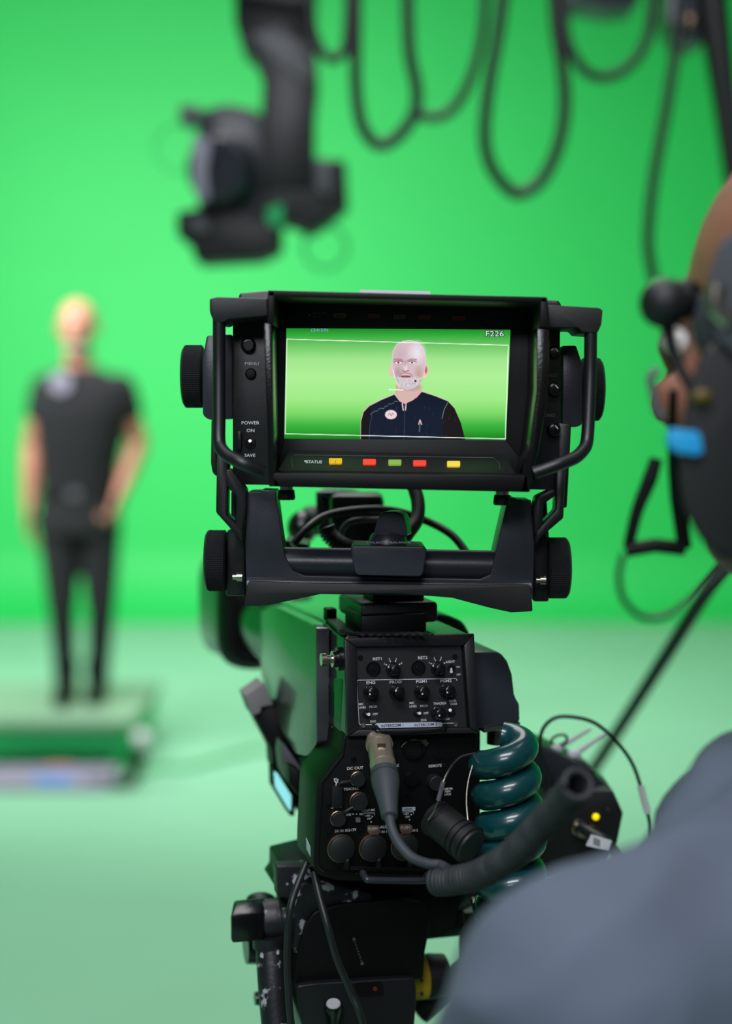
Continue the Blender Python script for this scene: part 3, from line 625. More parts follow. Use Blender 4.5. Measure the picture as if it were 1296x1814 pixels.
# lower rear block
m = MB(); m.prism(RL.poly([(609, 1298), (605, 1335), (566, 1383), (561, 1400), (556, 1500), (555, 1538), (566, 1551), (595, 1560), (770, 1566), (826, 1548), (842, 1530), (846, 1298)]), D*.058)
m.build('connector_block', 'dark', cm, bevel=.0015)
m = MB(); m.prism(RL.poly([(610, 1300), (845, 1300), (842, 1450), (590, 1450), (570, 1390), (607, 1337)], -.056), D*.04); m.build('block_back', 'matte', cm, bevel=.002)
Q2 = Fr(RL.o, RL.u, RL.v)
m = MB(); bl = rnd([(612, 1306), (608, 1338), (572, 1386), (564, 1498), (563, 1534), (575, 1545), (770, 1552), (812, 1540), (838, 1520)], 3)
m.tube([RL.hit(x, y, .0003) for x, y in bl[3:-3]], .0006, 6, smooth=False); m.build('block_seam', 'gloss', cm)
m = MB()
def T(x, y, t, h, **k): m.text(Q2, x, y, t, h, off=.0005, **k)
T(629, 1360.5, 'DC OUT', 5, wide=1.1); T(770.5, 1356.5, 'REMOTE', 4.8, wide=.95); T(697, 1356.5, 'PHONE', 4.8, wide=.9); T(622, 1397.5, 'TRACKER', 4.6); T(595.5, 1430, 'RET CTRL', 4, wide=.85)
T(612, 1471, 'DC IN 10.5-17V', 4.6, wide=.9); T(684, 1464.5, 'AUDIO', 5, wide=1.05); T(678.5, 1473.5, 'CH 1', 4.4); T(733.5, 1471, 'CH 2', 4.4)
T(652, 1435.5, 'FRONT MIC', 4, wide=.85); T(617, 1443, 'LINE', 3.8, wide=.9); T(640.5, 1442, 'MIC', 3.8, wide=.9); T(651, 1445, '+48V', 3.4); T(654, 1450, 'OFF', 3.4); T(719, 1442, '+48V', 3.4); T(721.5, 1447, 'OFF', 3.4)
T(791, 1397.5, 'PROMPTER', 3.4, wide=.95); T(792, 1402, '/GEN', 3.4); T(793, 1407, 'LOCK', 3.4)
u0 = (595, 1388)   # the small trident sign
m.tube([Q2.hit(595, 1391, .0005), Q2.hit(595, 1378, .0005)], .0003, 5); m.tube([Q2.hit(595, 1387, .0005), Q2.hit(592, 1384, .0005), Q2.hit(592, 1380, .0005)], .0003, 5, smooth=False); m.tube([Q2.hit(595, 1389, .0005), Q2.hit(598, 1385, .0005), Q2.hit(598, 1381, .0005)], .0003, 5, smooth=False)
for x, y in ((595, 1391), (592, 1380), (598, 1381), (625, 1442), (631, 1442), (657, 1456), (725, 1452), (659, 1446), (728, 1443)): m.lathe(Q2.hit(x, y, .0004), Q2.n, [(0, .0005), (.0003, .0005)], 10)
m.tube([Q2.hit(644, 1440.5, .0005), Q2.hit(663, 1440, .0005), Q2.hit(663, 1444, .0005)], .0002, 5, smooth=False); m.tube([Q2.hit(712, 1438.5, .0005), Q2.hit(732, 1438, .0005), Q2.hit(732, 1442, .0005)], .0002, 5, smooth=False)
m.build('lettering', 'white', cm)
m = MB(); m.prism(Q2.poly([(712, 1430), (735, 1429.5), (735, 1436), (712, 1436.5)], .0003), Q2.n*.0003); ae = m.build('channel_label', 'label', cm)
m = MB(); m.text(Q2, 723.5, 1433, 'AES/EBU', 3.8, off=.0010, wide=.85); m.build('lettering', 'ink', ae)
m = MB(); m.prism(Q2.poly(rnd(rect(629, 1447, 637, 1455.5), 1.5), .0003), Q2.n*.002); m.build('slide_switch', 'grey', cm)
def cap(x, y, r, name='socket_cap', ring=True, h=.006, squash=1):
    c = RL.hit(x, y); R = r*c.y/FPX; k = MB(); k.lathe(c, RL.n, [(0, R), (h, R*.97), (h+.0006, R*.88)], 40); o = k.build(name, 'matte', cm)
    if ring: k = MB(); k.lathe(c, RL.n, [(0, R*1.07), (h*.55, R*1.07), (h*.6, R*.98)], 40); k.build('socket_ring', 'brass', cm)
    return o
for x, y in ((602, 1501), (658, 1500), (714, 1498)):
    o = cap(x, y, 24); m = MB(); m.tube([RL.hit(x+8, y+20, .004), RL.hit(x+12, y+27, .006), RL.hit(x+10, y+38, .002)], .0024, 10, flat=.5); m.build('cap_strap', 'dark', o)
for x, y in ((660, 1468), (717, 1466)):
    m = MB(); m.prism(Q2.poly(rnd([(x-10.5, y-6.5), (x+10.5, y-6.5), (x+11, y+3), (x+7, y+9), (x-7, y+9), (x-11, y+4)], 3)), Q2.n*.004); t_ = m.build('release_tab', 'tab', cm, bevel=.0005)
    m = MB(); m.text(Q2, x, y, 'PUSH', 5.2, off=.0043, wide=1.0); m.build('lettering', 'chip', t_)
for x, y, r in ((631, 1378, 13), (633, 1417, 16), (596, 1448, 13.5), (768, 1384, 14)): cap(x, y, r, ring=r != 14, h=.007)
m = MB(); m.prism(Q2.poly(rnd(rect(585.5, 1391, 603.5, 1427), 2)), Q2.n*.005); m.build('socket_cover', 'matte', cm, bevel=.0008)
m = MB(); m.tube([Q2.hit(598, 1391, .004), Q2.hit(605, 1386, .006), Q2.hit(622, 1384, .006)], .0013, 8); m.tube([Q2.hit(606, 1441, .004), Q2.hit(614, 1436, .006), Q2.hit(626, 1429, .006)], .0013, 8); m.build('cap_tether', 'matte', cm)
c = RL.hit(732, 1324); R = 20*c.y/FPX
m = MB(); m.lathe(c, RL.n, [(-.001, R*1.2), (.001, R*1.2), (.001, R), (.003, R*.98), (.003, R*.82), (-.003, R*.8)], 40); o = m.build('audio_socket', 'dark', cm)
m = MB(); m.tube([c+RL.n*.0022+(U_*math.cos(a)+Z*.62*math.sin(a))*R*1.2 for a in [math.pi*(.05+.9*k/16) for k in range(17)]], .0006, 6); m.build('socket_rim', 'brass', o)
m = MB(); m.prism(Q2.poly([(742, 1311), (752, 1308), (758, 1316), (752, 1320)], .001), Q2.n*.002); m.build('release_tab', 'brass', cm)
c = RL.hit(728, 1380); m = MB(); m.lathe(c, RL.n, [(0, .0055), (.003, .005), (.003, .003)], 24); m.build('phone_socket', 'gloss', cm)
for x, y in ((626, 1345), (583, 1427), (584, 1477), (640, 1474), (620, 1523), (675, 1521), (599, 1543), (668, 1306), (718, 1313), (788, 1341), (788, 1356), (775, 1340), (723, 1409), (741, 1385)):
    m = MB(); m.lathe(RL.hit(x, y), RL.n, [(0, .0021), (.001, .0019), (.001, .0011), (.0004, .0007)], 14); m.build('screw', 'gloss', cm)
m = MB(); m.prism(Q2.poly([(618, 1532), (760, 1536), (760, 1541), (618, 1538)]), Q2.n*.004); m.build('cap_rail', 'gloss', cm, bevel=.0005)
m = MB(); m.tube([RL.hit(642, 1545, .002), RL.hit(648, 1556, .012), RL.hit(660, 1559, .014), RL.hit(740, 1560, .014), RL.hit(752, 1557, .012), RL.hit(757, 1548, .002)], .0026, 14); m.build('bottom_handle', 'satin', cm)
# right adaptor
AD = Fr(RL.hit(845, 1250)+D*.015, U_, Z)
m = MB(); m.prism(AD.poly([(834, 1155), (880, 1155), (888, 1157), (900, 1172), (908, 1195), (912, 1230), (916, 1240), (921, 1246), (922, 1281), (858, 1292), (850, 1290), (834, 1290)]), D*.10)
ad = m.build('fibre_adaptor', 'satin', cm, bevel=.003, seg=3)
m = MB(); m.prism(AD.poly([(856, 1290), (921, 1280), (921, 1287), (857, 1298)], .001), D*.08); m.build('adaptor_plate', 'steel', cm)
m = MB(); m.lathe(AD.hit(880, 1290, -.03), -Z, [(0, .008), (.012, .008)], 24); m.build('adaptor_plug', 'steel', cm)
m = MB(); m.prism(AD.poly([(838, 1290), (850, 1290), (850, 1520), (838, 1530)], -.02), D*.02); m.build('rear_flange', 'dark', cm)
# grip and lit side display on the far left
m = MB(); m.prism(FY(1.20).poly(rnd([(434, 1233), (467, 1210), (474, 1224), (483, 1248), (462, 1252), (461, 1262), (447, 1268)], 2)), D*.03); m.build('side_grip_end', 'warm', cm, bevel=.002)
m = MB(); m.prism(FY(1.205).poly([(448, 1266), (484, 1248), (506, 1290), (538, 1360), (541, 1400), (528, 1440), (492, 1368), (484, 1362), (482, 1330)]), D*.03); m.build('side_grip', 'dark', cm, bevel=.002)
m = MB(); m.prism(FY(1.15).poly(rnd([(503, 1318), (533, 1360), (540, 1400), (532, 1412), (515, 1392), (504, 1374), (500, 1340)], 4)), D*.03); m.build('shoulder_pad', 'grey', cm, bevel=.002)
m = MB(); m.prism(FY(1.12).poly([(514, 1358), (532, 1366), (538, 1404), (531, 1412), (512, 1388)]), D*.02); m.build('pad_recess', 'dark', cm, bevel=.001)
m = MB(); m.prism(FY(1.19).poly([(483, 1360), (490, 1364), (522, 1412), (522, 1446), (514, 1446), (484, 1396)]), D*.02); sd = m.build('side_display', 'dark', cm, bevel=.001)
m = MB(); m.prism(FY(1.188).poly(rnd([(485, 1366), (491, 1370), (516, 1410), (515, 1437), (511, 1434), (487, 1394)], 2)), D*.001); m.build('display_panel', 'cyan', sd, label='lit pale cyan side display')
m = MB(); m.prism(S.poly([(531, 1436), (534, 1440), (538, 1448), (541, 1478), (540, 1496), (536, 1494), (533, 1470)], -.020), S.n*.006); m.build('side_slot', 'dark', cm)
m = MB(); SL = Fr(RL.hit(556, 1480), D, Z)
m2 = MB()
for pts in ([(543, 1484), (550, 1500), (551, 1518), (544, 1504)],): m2.prism(SL.poly(pts, .0002), -U_*.0006)
m2.build('side_label', 'label', cm)
# lens and hood
ax = D; LC = px(450, 1072, 1.52)-D*.20
m = MB(); m.lathe(LC, ax, [(-.10, .036), (0, .037), (.02, .040), (.06, .040), (.08, .037), (.14, .037)], 40); ln = m.build('lens', 'gloss', cm)
hc = LC+ax*.10
def ring_sec(t, w, h): return (hc+ax*t, U_, Z, w, h)
m = MB(); m.loft([ring_sec(0, .040, .042), ring_sec(.03, .047, .050), ring_sec(.13, .054, .060), ring_sec(.14, .054, .060)], 40, 4.0)
m.build('lens_hood', 'side', cm)
m = MB(); m.loft([ring_sec(.0, .044, .046), ring_sec(.01, .050, .054), ring_sec(.03, .052, .056)], 40, 4.0); m.build('hood_rim', 'dark', cm)
m = MB(); m.tube([px(470, 1075, 1.34), px(455, 1090, 1.36), px(446, 1120, 1.37), px(452, 1140, 1.37), px(465, 1142, 1.35)], .003, 10); m.build('lens_cable', 'cable', cm)

# ---- things behind the yoke
mh = thing('microphone_holder', 'black shotgun microphone clamp and handle seen behind the yoke knob', 'microphone holder', px(590, 965, 1.2))
m = MB(); q = FY(1.22); m.prism(q.poly([(557, 869), (603, 905), (612, 960), (570, 960), (558, 900)]), (.02, .03, 0)); m.build('clamp_block', 'black', mh, bevel=.002)
m = MB(); m.prism([px(560, 870, 1.2), px(610, 872, 1.2), px(655, 890, 1.22), px(660, 902, 1.22), px(615, 898, 1.2), px(612, 905, 1.2)], (.005, .08, 0)); m.build('clamp_top', 'satin', mh, bevel=.002)
m = MB(); m.box(px(632, 925, 1.2), .045, .05, .05); m.build('clamp_body', 'black', mh, bevel=.006)
m = MB()
m.ball(px(535, 935, 1.3), (.014, .02, .016)); m.tube([px(535, 935, 1.3), px(600, 940, 1.24)], .006, 12); m.build('focus_grip', 'gloss', mh)
m = MB(); m.ball(px(552, 915, 1.32), (.012, .02, .01)); m.build('focus_grip', 'matte', mh)
m = MB(); m.prism(FY(1.12).poly([(505, 958), (545, 965), (545, 985), (505, 985)]), (0, .05, 0)); m.build('base_plate', 'black', mh)
m = MB(); m.tube([px(518, 966, 1.09), px(545, 935, 1.10), px(580, 913, 1.12), (px(640, 903, 1.13)), px(700, 905, 1.14), px(760, 925, 1.14), px(800, 948, 1.13), px(825, 978, 1.12)], .0032, 14); tag(m.build('black_cable', 'cable'), 'black cable arching behind the counter balance knob', 'cable')
m = MB(); m.tube([px(732, 860, 1.12), px(740, 890, 1.11), px(738, 920, 1.1), px(722, 945, 1.09), px(700, 975, 1.08)], .0054, 16); tag(m.build('viewfinder_cable', 'matte'), 'thick black cable dropping from under the viewfinder monitor', 'cable')
m = MB(); m.tube([px(604, 965, 1.13), px(604, 945, 1.13), px(616, 927, 1.13), px(640, 921, 1.13), px(672, 920, 1.13)], .0024, 14); tag(m.build('grey_tube', 'grey'), 'thin grey tube curving out behind the counter balance knob', 'tube')
m = helix([px(577, 930, 1.11), px(585, 950, 1.11), px(610, 968, 1.11), px(640, 975, 1.11)], .0060, .0022, .0011, 6, 16); tag(m.build('ribbed_sleeve', 'cable'), 'ribbed black cable sleeve left of the counter balance knob', 'sleeve')

# ================================================================ cables on the rear panel
hc_ = thing('headset_cable', 'grey coiled headset cable plugged into the rear panel by a silver connector', 'cable', px(700, 1450, .97))
a = RL.hit(671, 1316, .012); b_ = px(681, 1372, .975); e_ = px(690, 1449, .945)
ax1 = (b_-a); L1 = ax1.length
m = MB(); m.lathe(a, ax1, [(-.004, .0088), (0, .0098), (.003, .0098), (.003, .0088), (L1*.62, .0088), (L1*.63, .0092), (L1*.72, .0092), (L1*.73, .0088), (L1*.82, .0092), (L1, .0092)], 44); cs = m.build('connector_shell', 'shell', hc_)
m = MB(); o = a+ax1.normalized()*.010+V((.0005, -.0088, .002)); m.prism([o+V((-.003, 0, .006)), o+V((.003, 0, .006)), o+V((.002, .001, -.003)), o+V((-.002, .001, -.003))], (0, .001, 0)); m.build('latch', 'brass', cs)
ax2 = e_-b_; L2 = ax2.length
m = MB(); m.lathe(b_, ax2, [(-.003, .0096), (.001, .0099), (.001, .0094), (.003, .0094), (.003, .0099), (.008, .0098), (L2*.5, .0078), (L2*.75, .0064), (L2*.97, .0056), (L2, .0035)], 40); bt = m.build('connector_boot', 'cord', hc_)
m = MB()
for k in (-1, 1):
    s0 = b_+ax2*.2+V((k*.0055, -.0072, 0)); s1 = b_+ax2*.62+V((k*.003, -.0066, 0)); m.tube([s0, s1], [.0018, .0008], 8)
m.build('boot_ribs', 'cord', bt)
e2 = px(778, 1532, .93)
m = MB(); m.tube([e_-ax2*.1, e_, px(693, 1466, .94), px(705, 1492, .935), px(728, 1518, .93), px(758, 1530, .93), e2, px(792, 1540, .92)], .0036*.93, 14, n=8); m.build('cord', 'cord', hc_)
m = helix([px(770, 1562, .93), px(800, 1560, .92), px(850, 1548, .90), px(905, 1515, .87), px(960, 1460, .84), px(1000, 1418, .81), px(1024, 1388, .785)], .0078, .0035, .0019, 8, 26); m.build('coil', 'coil', hc_)
m = helix([px(838, 1312, 1.0), px(866, 1316, 1.0), px(888, 1312, 1.0), px(894, 1370, 1.0), px(900, 1430, 1.0), px(905, 1500, 1.0), px(902, 1570, 1.0), px(900, 1660, 1.02)][2:], .0155, .0222, .0105, 16, 30, start=2.5)
tc_ = tag(m.build('coiled_power_cable', 'teal'), 'thick dark teal coiled cable hanging below the adaptor right of the rear panel', 'cable')
cp_ = thing('dangling_connector', 'black cylindrical cable connector hanging by thin wires beside the teal coil', 'connector', px(815, 1480, .98))
a = px(769, 1447, .99); b_ = px(836, 1500, .965); ax3 = b_-a; L3 = ax3.length
m = MB(); R = .0130; m.lathe(a, ax3, [(-.002, R*.75), (0, R), (.003, R*1.04), (.004, R*.94), (.006, R*.94), (.007, R*1.0), (L3*.62, R), (L3*.63, R*.93), (L3*.68, R*.93), (L3*.69, R*1.06), (L3*.76, R*1.06), (L3*.77, R*.97), (L3*.82, R*.97), (L3*.83, R*1.08), (L3*.93, R*1.08), (L3*.95, R*.95), (L3, R*.92), (L3, R*.7)], 44); m.build('connector_barrel', 'matte', cp_)
m = MB(); m.tube([px(758, 1452, .975), px(768, 1438, .972), px(777, 1415, .97), px(785, 1385, .97), px(800, 1356, .98), px(818, 1340, .99), px(846, 1334, 1.0)], .0008, 8); w1 = m.build('lanyard_wire', 'steel', cp_)
m = MB(); m.tube([px(776, 1418, .97), px(785, 1385, .97)], .0016, 10); m.build('crimp_sleeve', 'grey', w1)
m = MB(); m.tube([px(838, 1352, .99), px(829, 1385, .985), px(826, 1420, .98), px(830, 1466, .97)], .0007, 8); m.build('lanyard_wire', 'steel', cp_)

# ================================================================ receiver box on the right
rx = thing('receiver_box', 'black electronic box with a yellow indicator light, behind the operator\'s shoulder', 'box', px(1040, 1560, 1.2))
q = FY(1.16)
m = MB(); m.prism(q.poly(rnd([(972, 1400), (1086, 1402), (1103, 1440), (1092, 1496), (1062, 1545), (940, 1560), (930, 1440)], 3)), (0.0, .05, 0)); m.build('case', 'matte', rx, bevel=.002)
m = MB(); m.prism(FY(1.18).poly([(928, 1310), (968, 1326), (1040, 1360), (1086, 1402), (975, 1405), (930, 1380)]), (0, .05, 0)); m.build('case_top', 'satin', rx, bevel=.002)
m = MB(); m.lathe(px(1055, 1447, 1.159), (0, -1, 0), [(0, .0029), (.001, .0025), (.002, .0015)], 18); m.build('indicator_light', 'ledY', rx, label='glowing yellow indicator light')
m = MB(); m.lathe(px(1076, 1435, 1.159), (0, -1, 0), [(0, .0022), (.001, .0018)], 18); m.build('indicator_light', 'brass', rx, label='unlit reddish indicator light')
for x, y, mt in ((1028, 1463, 'steel'), (1050, 1474, 'brass')):
    m = MB(); m.lathe(px(x-6, y, 1.158), V((.3, -1, -.2)), [(0, .007), (.004, .007), (.004, .0052), (.012, .0052)], 24); m.build('socket', mt, rx)
m = MB(); m.tube([px(1030, 1466, 1.148), px(1050, 1478, 1.135), px(1075, 1492, 1.13), px(1095, 1520, 1.14)], .0045, 12); tag(m.build('plugged_cable', 'cable'), 'short black cable plugged into the receiver box front', 'cable')
fl = MB(); fl.prism(FY(1.12).poly([(1047, 1479), (1083, 1490), (1078, 1508), (1038, 1498)]), (0, .0012, 0))
fo = tag(fl.build('cable_flag', 'white'), 'white paper flag label wrapped on a cable below the yellow light', 'label')
m = MB(); FF = FY(1.1198)
for k in range(4): m.box(FF.hit(1052+k*3, 1490+k*1.2), .0008, .0002, .006)
m.build('printed_marks', 'ink', fo)
for p0, p1 in (((984, 1328), (1046, 1291)), ((1016, 1337), (1076, 1297))):
    m = MB(); m.tube([px(*p0, 1.2), px(*p1, 1.22)], [.0028, .0014], 8, flat=.4)
    m.ball(px(*p0, 1.2), (.006, .005, .005))
    tag(m.build('cable_tie', 'white'), 'white plastic cable tie, the %s of the two sticking up from the receiver box' % ('left' if p0[0] < 1000 else 'right'), 'cable tie', 'cable ties on the receiver box')
ac = thing('thin_black_cable', 'thin black cable with a white sleeve arching over the receiver box', 'cable', px(1050, 1330, 1.17))
m = MB(); m.tube([px(*p, 1.17) for p in [(985, 1400), (962, 1350), (956, 1320), (962, 1290), (985, 1271), (1020, 1271), (1055, 1282), (1090, 1312), (1118, 1350), (1134, 1392), (1144, 1430), (1152, 1470), (1156, 1540)]], .0016, 10); m.build('cord', 'cable', ac)
m = MB(); m.tube([px(1134, 1391, 1.17), px(1139, 1412, 1.17), px(1147, 1440, 1.17)], .0028, 12); m.build('sleeve', 'white', ac, label='white label sleeve')
m = MB(); m.tube([px(990+14*math.cos(a*.5), 1311-9*math.sin(a*.5)-3*math.cos(a*.5), 1.2) for a in range(14)], .0012, 8); m.tube([px(975, 1335, 1.2), px(1000, 1345, 1.2), px(1030, 1350, 1.19), px(1050, 1370, 1.18)], .0024, 8); tag(m.build('wire_loop', 'cable'), 'small looped black wire on top of the receiver box', 'wire')
# ================================================================ fluid head on a studio pedestal
fh = thing('fluid_head', 'black fluid tripod head with chipped paint carrying the camera body', 'tripod head', px(660, 1800, 1.12))
h0 = Fr(px(660, 1650, 1.06), U_, Z)
m = MB(); m.prism(h0.poly(rnd([(508, 1545), (560, 1532), (800, 1556), (816, 1568), (816, 1600), (800, 1650), (770, 1660), (560, 1650), (520, 1600), (497, 1590), (508, 1575)], 5), -.02), D*.07); m.build('camera_plate', 'dark', fh, bevel=.003)
m = MB(); m.prism(h0.poly(rnd([(527, 1582), (540, 1565), (600, 1570), (660, 1585), (655, 1600), (610, 1606), (570, 1618), (548, 1640), (540, 1680), (520, 1690)], 6), -.004), D*.05); m.build('plate_edge', 'worn', fh, bevel=.003)
m = MB(); m.prism(h0.poly(rnd([(490, 1536), (548, 1534), (556, 1570), (520, 1590), (492, 1590)], 4), -.01), D*.015); m.build('plate_wedge', 'worn', fh, bevel=.003)
m = MB(); m.prism(h0.poly(rnd([(540, 1640), (556, 1616), (600, 1602), (700, 1594), (752, 1600), (762, 1640), (752, 1690), (750, 1735), (520, 1745), (528, 1690)], 8)), D*.10); m.build('tilt_housing', 'dark', fh, bevel=.004, seg=3)
m = MB(); m.prism(h0.poly(rnd([(525, 1747), (560, 1742), (735, 1732), (738, 1760), (733, 1830), (700, 1900), (560, 1900), (528, 1790)], 8), .006), D*.10); lh = m.build('pan_housing', 'black', fh, bevel=.004, seg=3)
Hh = Fr(h0.o+h0.n*.0065, h0.u, h0.v)
m = MB(); m.prism(Hh.poly(rnd([(626, 1742), (676, 1738), (678, 1761), (634, 1763)], 3)), Hh.n*.001); dd = m.build('display_window', 'gloss', fh)
m = MB(); m.lathe(Hh.hit(664, 1752, .001), Hh.n, [(0, .0018), (.0008, .0014)], 14); m.build('indicator', 'dimR', dd)
c = Hh.hit(587, 1764); m = MB(); m.lathe(c-Z*.006+h0.n*.006, (0, -.35, 1), [(-.02, .004), (-.006, .0065), (0, .0072), (.002, .0068)], 30); bl_ = m.build('bubble_level', 'gloss', fh)
m = MB(); m.lathe(c+h0.n*.006-Z*.0038, (0, -.35, 1), [(0, .0055), (.001, .005)], 24); m.build('level_glass', 'chip', bl_)
m = MB()
for k in range(9): m.ball(h0.hit(627+k*1.8, 1664+k*5.4, .0006), .0007 if k not in (0, 8) else .0014, 8, 5)
m.build('scale_dots', 'dimprint', fh)
# left knob with a pyramid end
a = px(520, 1624, 1.08); m = MB(); m.lathe(a, -U_, [(-.01, .0165), (.012, .0165), (.013, .0155), (.022, .0150), (.030, .0120)], 32); lk = m.build('clamp_knob', 'worn', fh)
qa = px(470, 1626, 1.07); m = MB()
f0 = [qa+V((0, dy, dz)) for dy, dz in ((-.012, .009), (.012, .013), (.012, -.009), (-.012, -.014))]; f1 = [p-U_*.024+V((0, 0, (p-qa).z*-.15)) for p in f0]
m.prism(f0, -U_*.026); m.build('knob_grip', 'gloss', lk, bevel=.003)
m = MB(); m.ball(px(462, 1594, 1.12), (.012, .008, .006)); m.build('release_lever', 'black', fh)
m = MB(); m.lathe(px(452, 1672, 1.12), -U_, [(-.03, .006), (-.001, .006), (0, .016), (.008, .015)], 28); m.build('side_disc', 'gloss', fh)
m = MB(); m.lathe(px(462, 1768, 1.11), -U_, [(-.03, .004), (-.001, .004), (0, .006), (.005, .005)], 18); m.build('side_stud', 'gloss', fh)
m = MB(); m.tube([px(480, 1670, 1.07), px(484, 1740, 1.06), px(492, 1830, 1.05), px(505, 1980, 1.03)], .0120, 26); pb = m.build('pan_bar', 'worn', fh, label='pan bar with chipped and flaking black paint')
m = MB(); m.lathe(px(479, 1664, 1.07), (0, 0, -1), [(-.004, .0136), (.006, .0136), (.007, .0125)], 28); m.build('bar_collar', 'black', pb)
m = MB(); random.seed(4)
for x, y, r in ((464, 1694, 3.4), (483, 1716, 4), (498, 1727, 2.6), (476, 1765, 2.4), (489, 1775, 3.6), (468, 1783, 1.6), (487, 1800, 2.4), (485, 1812, 3.2), (478, 1741, 1.2), (492, 1688, 2.4)):
    c0_ = px(x, y, 1.0545); m.prism([c0_+V((math.cos(t)*r/2400*random.uniform(.6, 1.3), 0, math.sin(t)*r/2100*random.uniform(.7, 1.5))) for t in [k*.7854 for k in range(8)]], (0, .003, 0))
m.build('flaked_spots', 'chip', pb)
m = MB(); m.prism([px(*p, 1.05) for p in ((494, 1772), (500, 1758), (510, 1770), (512, 1830), (490, 1830))], (0, .006, 0)); m.build('bare_patch', 'chip', pb, bevel=.001)
# right brake knob with a yellow ring
a = px(735, 1732, 1.12); m = MB(); m.lathe(a, U_, [(-.01, .0165), (.001, .0165)], 32); yr = m.build('yellow_ring', 'yellow', fh)
m = MB(); m.lathe(a, U_, [(.001, .0172), (.008, .0172)], 40); m.build('scale_ring', 'yellow', fh)
m = MB(); m.lathe(a+U_*.008, U_, [(0, .0176), (.004, .018), (.017, .0165), (.019, .013)], 40); m.build('brake_knob', 'matte', fh)
m = MB(); 
for z in (-.007, .004): m.ball(a+U_*.005+V((0, -.0168, z)), (.0014, .0007, .0018), 10, 6)
m.build('ring_dots', 'ink', yr)
m = MB(); m.lathe(px(790, 1628, 1.12), U_, [(-.02, .014), (.01, .014), (.012, .012)], 28); m.build('balance_knob', 'dark', fh)
m = MB(); m.tube([px(838, 1590, 1.10), px(850, 1640, 1.09), px(862, 1700, 1.08)], .003, 12); m.build('lever_rod', 'steel', fh)
m = MB(); m.tube([px(800, 1600, 1.12), px(840, 1582, 1.11), px(872, 1580, 1.11), px(888, 1604, 1.11)], .009, 14); m.build('lever_arm', 'satin', fh)
m = MB(); m.tube([px(830, 1610, 1.14), px(832, 1680, 1.14), px(840, 1780, 1.13), px(860, 1990, 1.12)], .0085, 18); m.build('pan_bar', 'matte', fh)
for pts, lab in (([(543, 1528, 1.04), (526, 1570, 1.03), (514, 1610, 1.02), (509, 1670, 1.02), (510, 1740, 1.02), (520, 1840, 1.02), (560, 1990, 1.04)], 'black cable looping down left past the pan bar top'),
                 ([(556, 1545, 1.02), (566, 1590, 1.01), (580, 1640, 1.0), (597, 1700, 1.0), (622, 1760, 1.0), (645, 1825, 1.0), (672, 1990, 1.04)], 'black cable crossing diagonally in front of the fluid head')):
    m = MB(); m.tube([px(*p) for p in pts], .0027, 14); tag(m.build('power_cable', 'cable'), lab, 'cable', 'black power cables in front of the tripod head')
pd = thing('studio_pedestal', 'black studio camera pedestal column standing under the fluid head', 'pedestal', (0.02, 1.12, 0))
PC = V((px(640, 1800, 1.12).x, 1.12, 0)); zt = px(640, 1900, 1.12).z
m = MB(); m.lathe(PC, (0, 0, 1), [(.20, .13), (.24, .13), (.26, .09), (.55, .085), (.56, .06), (zt-.012, .055), (zt, .07), (zt+.004, .07)], 40); m.build('column', 'satin', pd)
m = MB(); m.lathe(PC, (0, 0, 1), [(.07, .2), (.12, .22), (.2, .18), (.21, .13)], 40); m.build('base', 'matte', pd)
for k in range(3):
    a = math.radians(90+120*k); c = PC+V((math.cos(a), math.sin(a), 0))*.24
    m = MB(); m.tube([PC+V((math.cos(a), math.sin(a), 0))*.15+Z*.12, c+Z*.12], .03, 12); m.build('foot', 'matte', pd)
    m = MB(); m.lathe(c+Z*.06-V((-math.sin(a), math.cos(a), 0))*.02, (-math.sin(a), math.cos(a), 0), [(0, .05), (.004, .06), (.036, .06), (.04, .05)], 28); m.build('wheel', 'dark', pd)
m = MB(); m.tube([px(1030, 1540, 1.21), px(1000, 1640, 1.2), px(860, 1700, 1.16), px(742, 1790, 1.16)], .012, 14); m.build('box_arm', 'matte', rx)

# ================================================================ people
def limb(mb, pts, rr, seg=14): mb.tube(pts, rr, seg, smooth=True, n=4); mb.ball(pts[0], rr[0], 14, 8); mb.ball(pts[-1], rr[-1], 14, 8)
def hand(mb, wrist, d, palm_n, s=1.0, curl=.5, side=1):
    """palm, four curled fingers and a thumb; d points along the hand, palm_n out of the palm"""
    d = V(d).normalized(); pn = (V(palm_n)-d*V(palm_n).dot(d)).normalized(); ac_ = d.cross(pn)*side
    for k in range(4):
        o = (k-1.5)*.019*s; base = wrist+d*.088*s+ac_*o
        mb.tube([wrist+ac_*o*.6, wrist+d*.05*s+ac_*o*.95, base], [.014*s, .014*s, .011*s], 10)
        Ls = [(.040, .026, .020), (.044, .030, .022), (.041, .028, .021), (.032, .021, .018)][k]
        p = base; q = [p]; ang = 0
        for i, l in enumerate(Ls):
            ang += curl*(.5+.35*i); p = p+(d*math.cos(ang)+pn*math.sin(ang))*l*s; q.append(p)
        mb.tube(q, [.0095*s, .009*s, .008*s, .007*s], 10, n=3); mb.ball(q[-1], .007*s, 8, 6)
    t0 = wrist+d*.03*s-ac_*.026*s; t1 = t0+(d*.6-ac_*.6+pn*.3).normalized()*.038*s; t2 = t1+(d*.9-ac_*.1+pn*.35).normalized()*.030*s; t3 = t2+(d+pn*.3).normalized()*.024*s
    mb.tube([wrist+d*.01*s, t0, t1, t2, t3], [.016*s, .014*s, .011*s, .010*s, .008*s], 10, n=3); mb.ball(t3, .008*s, 8, 6)
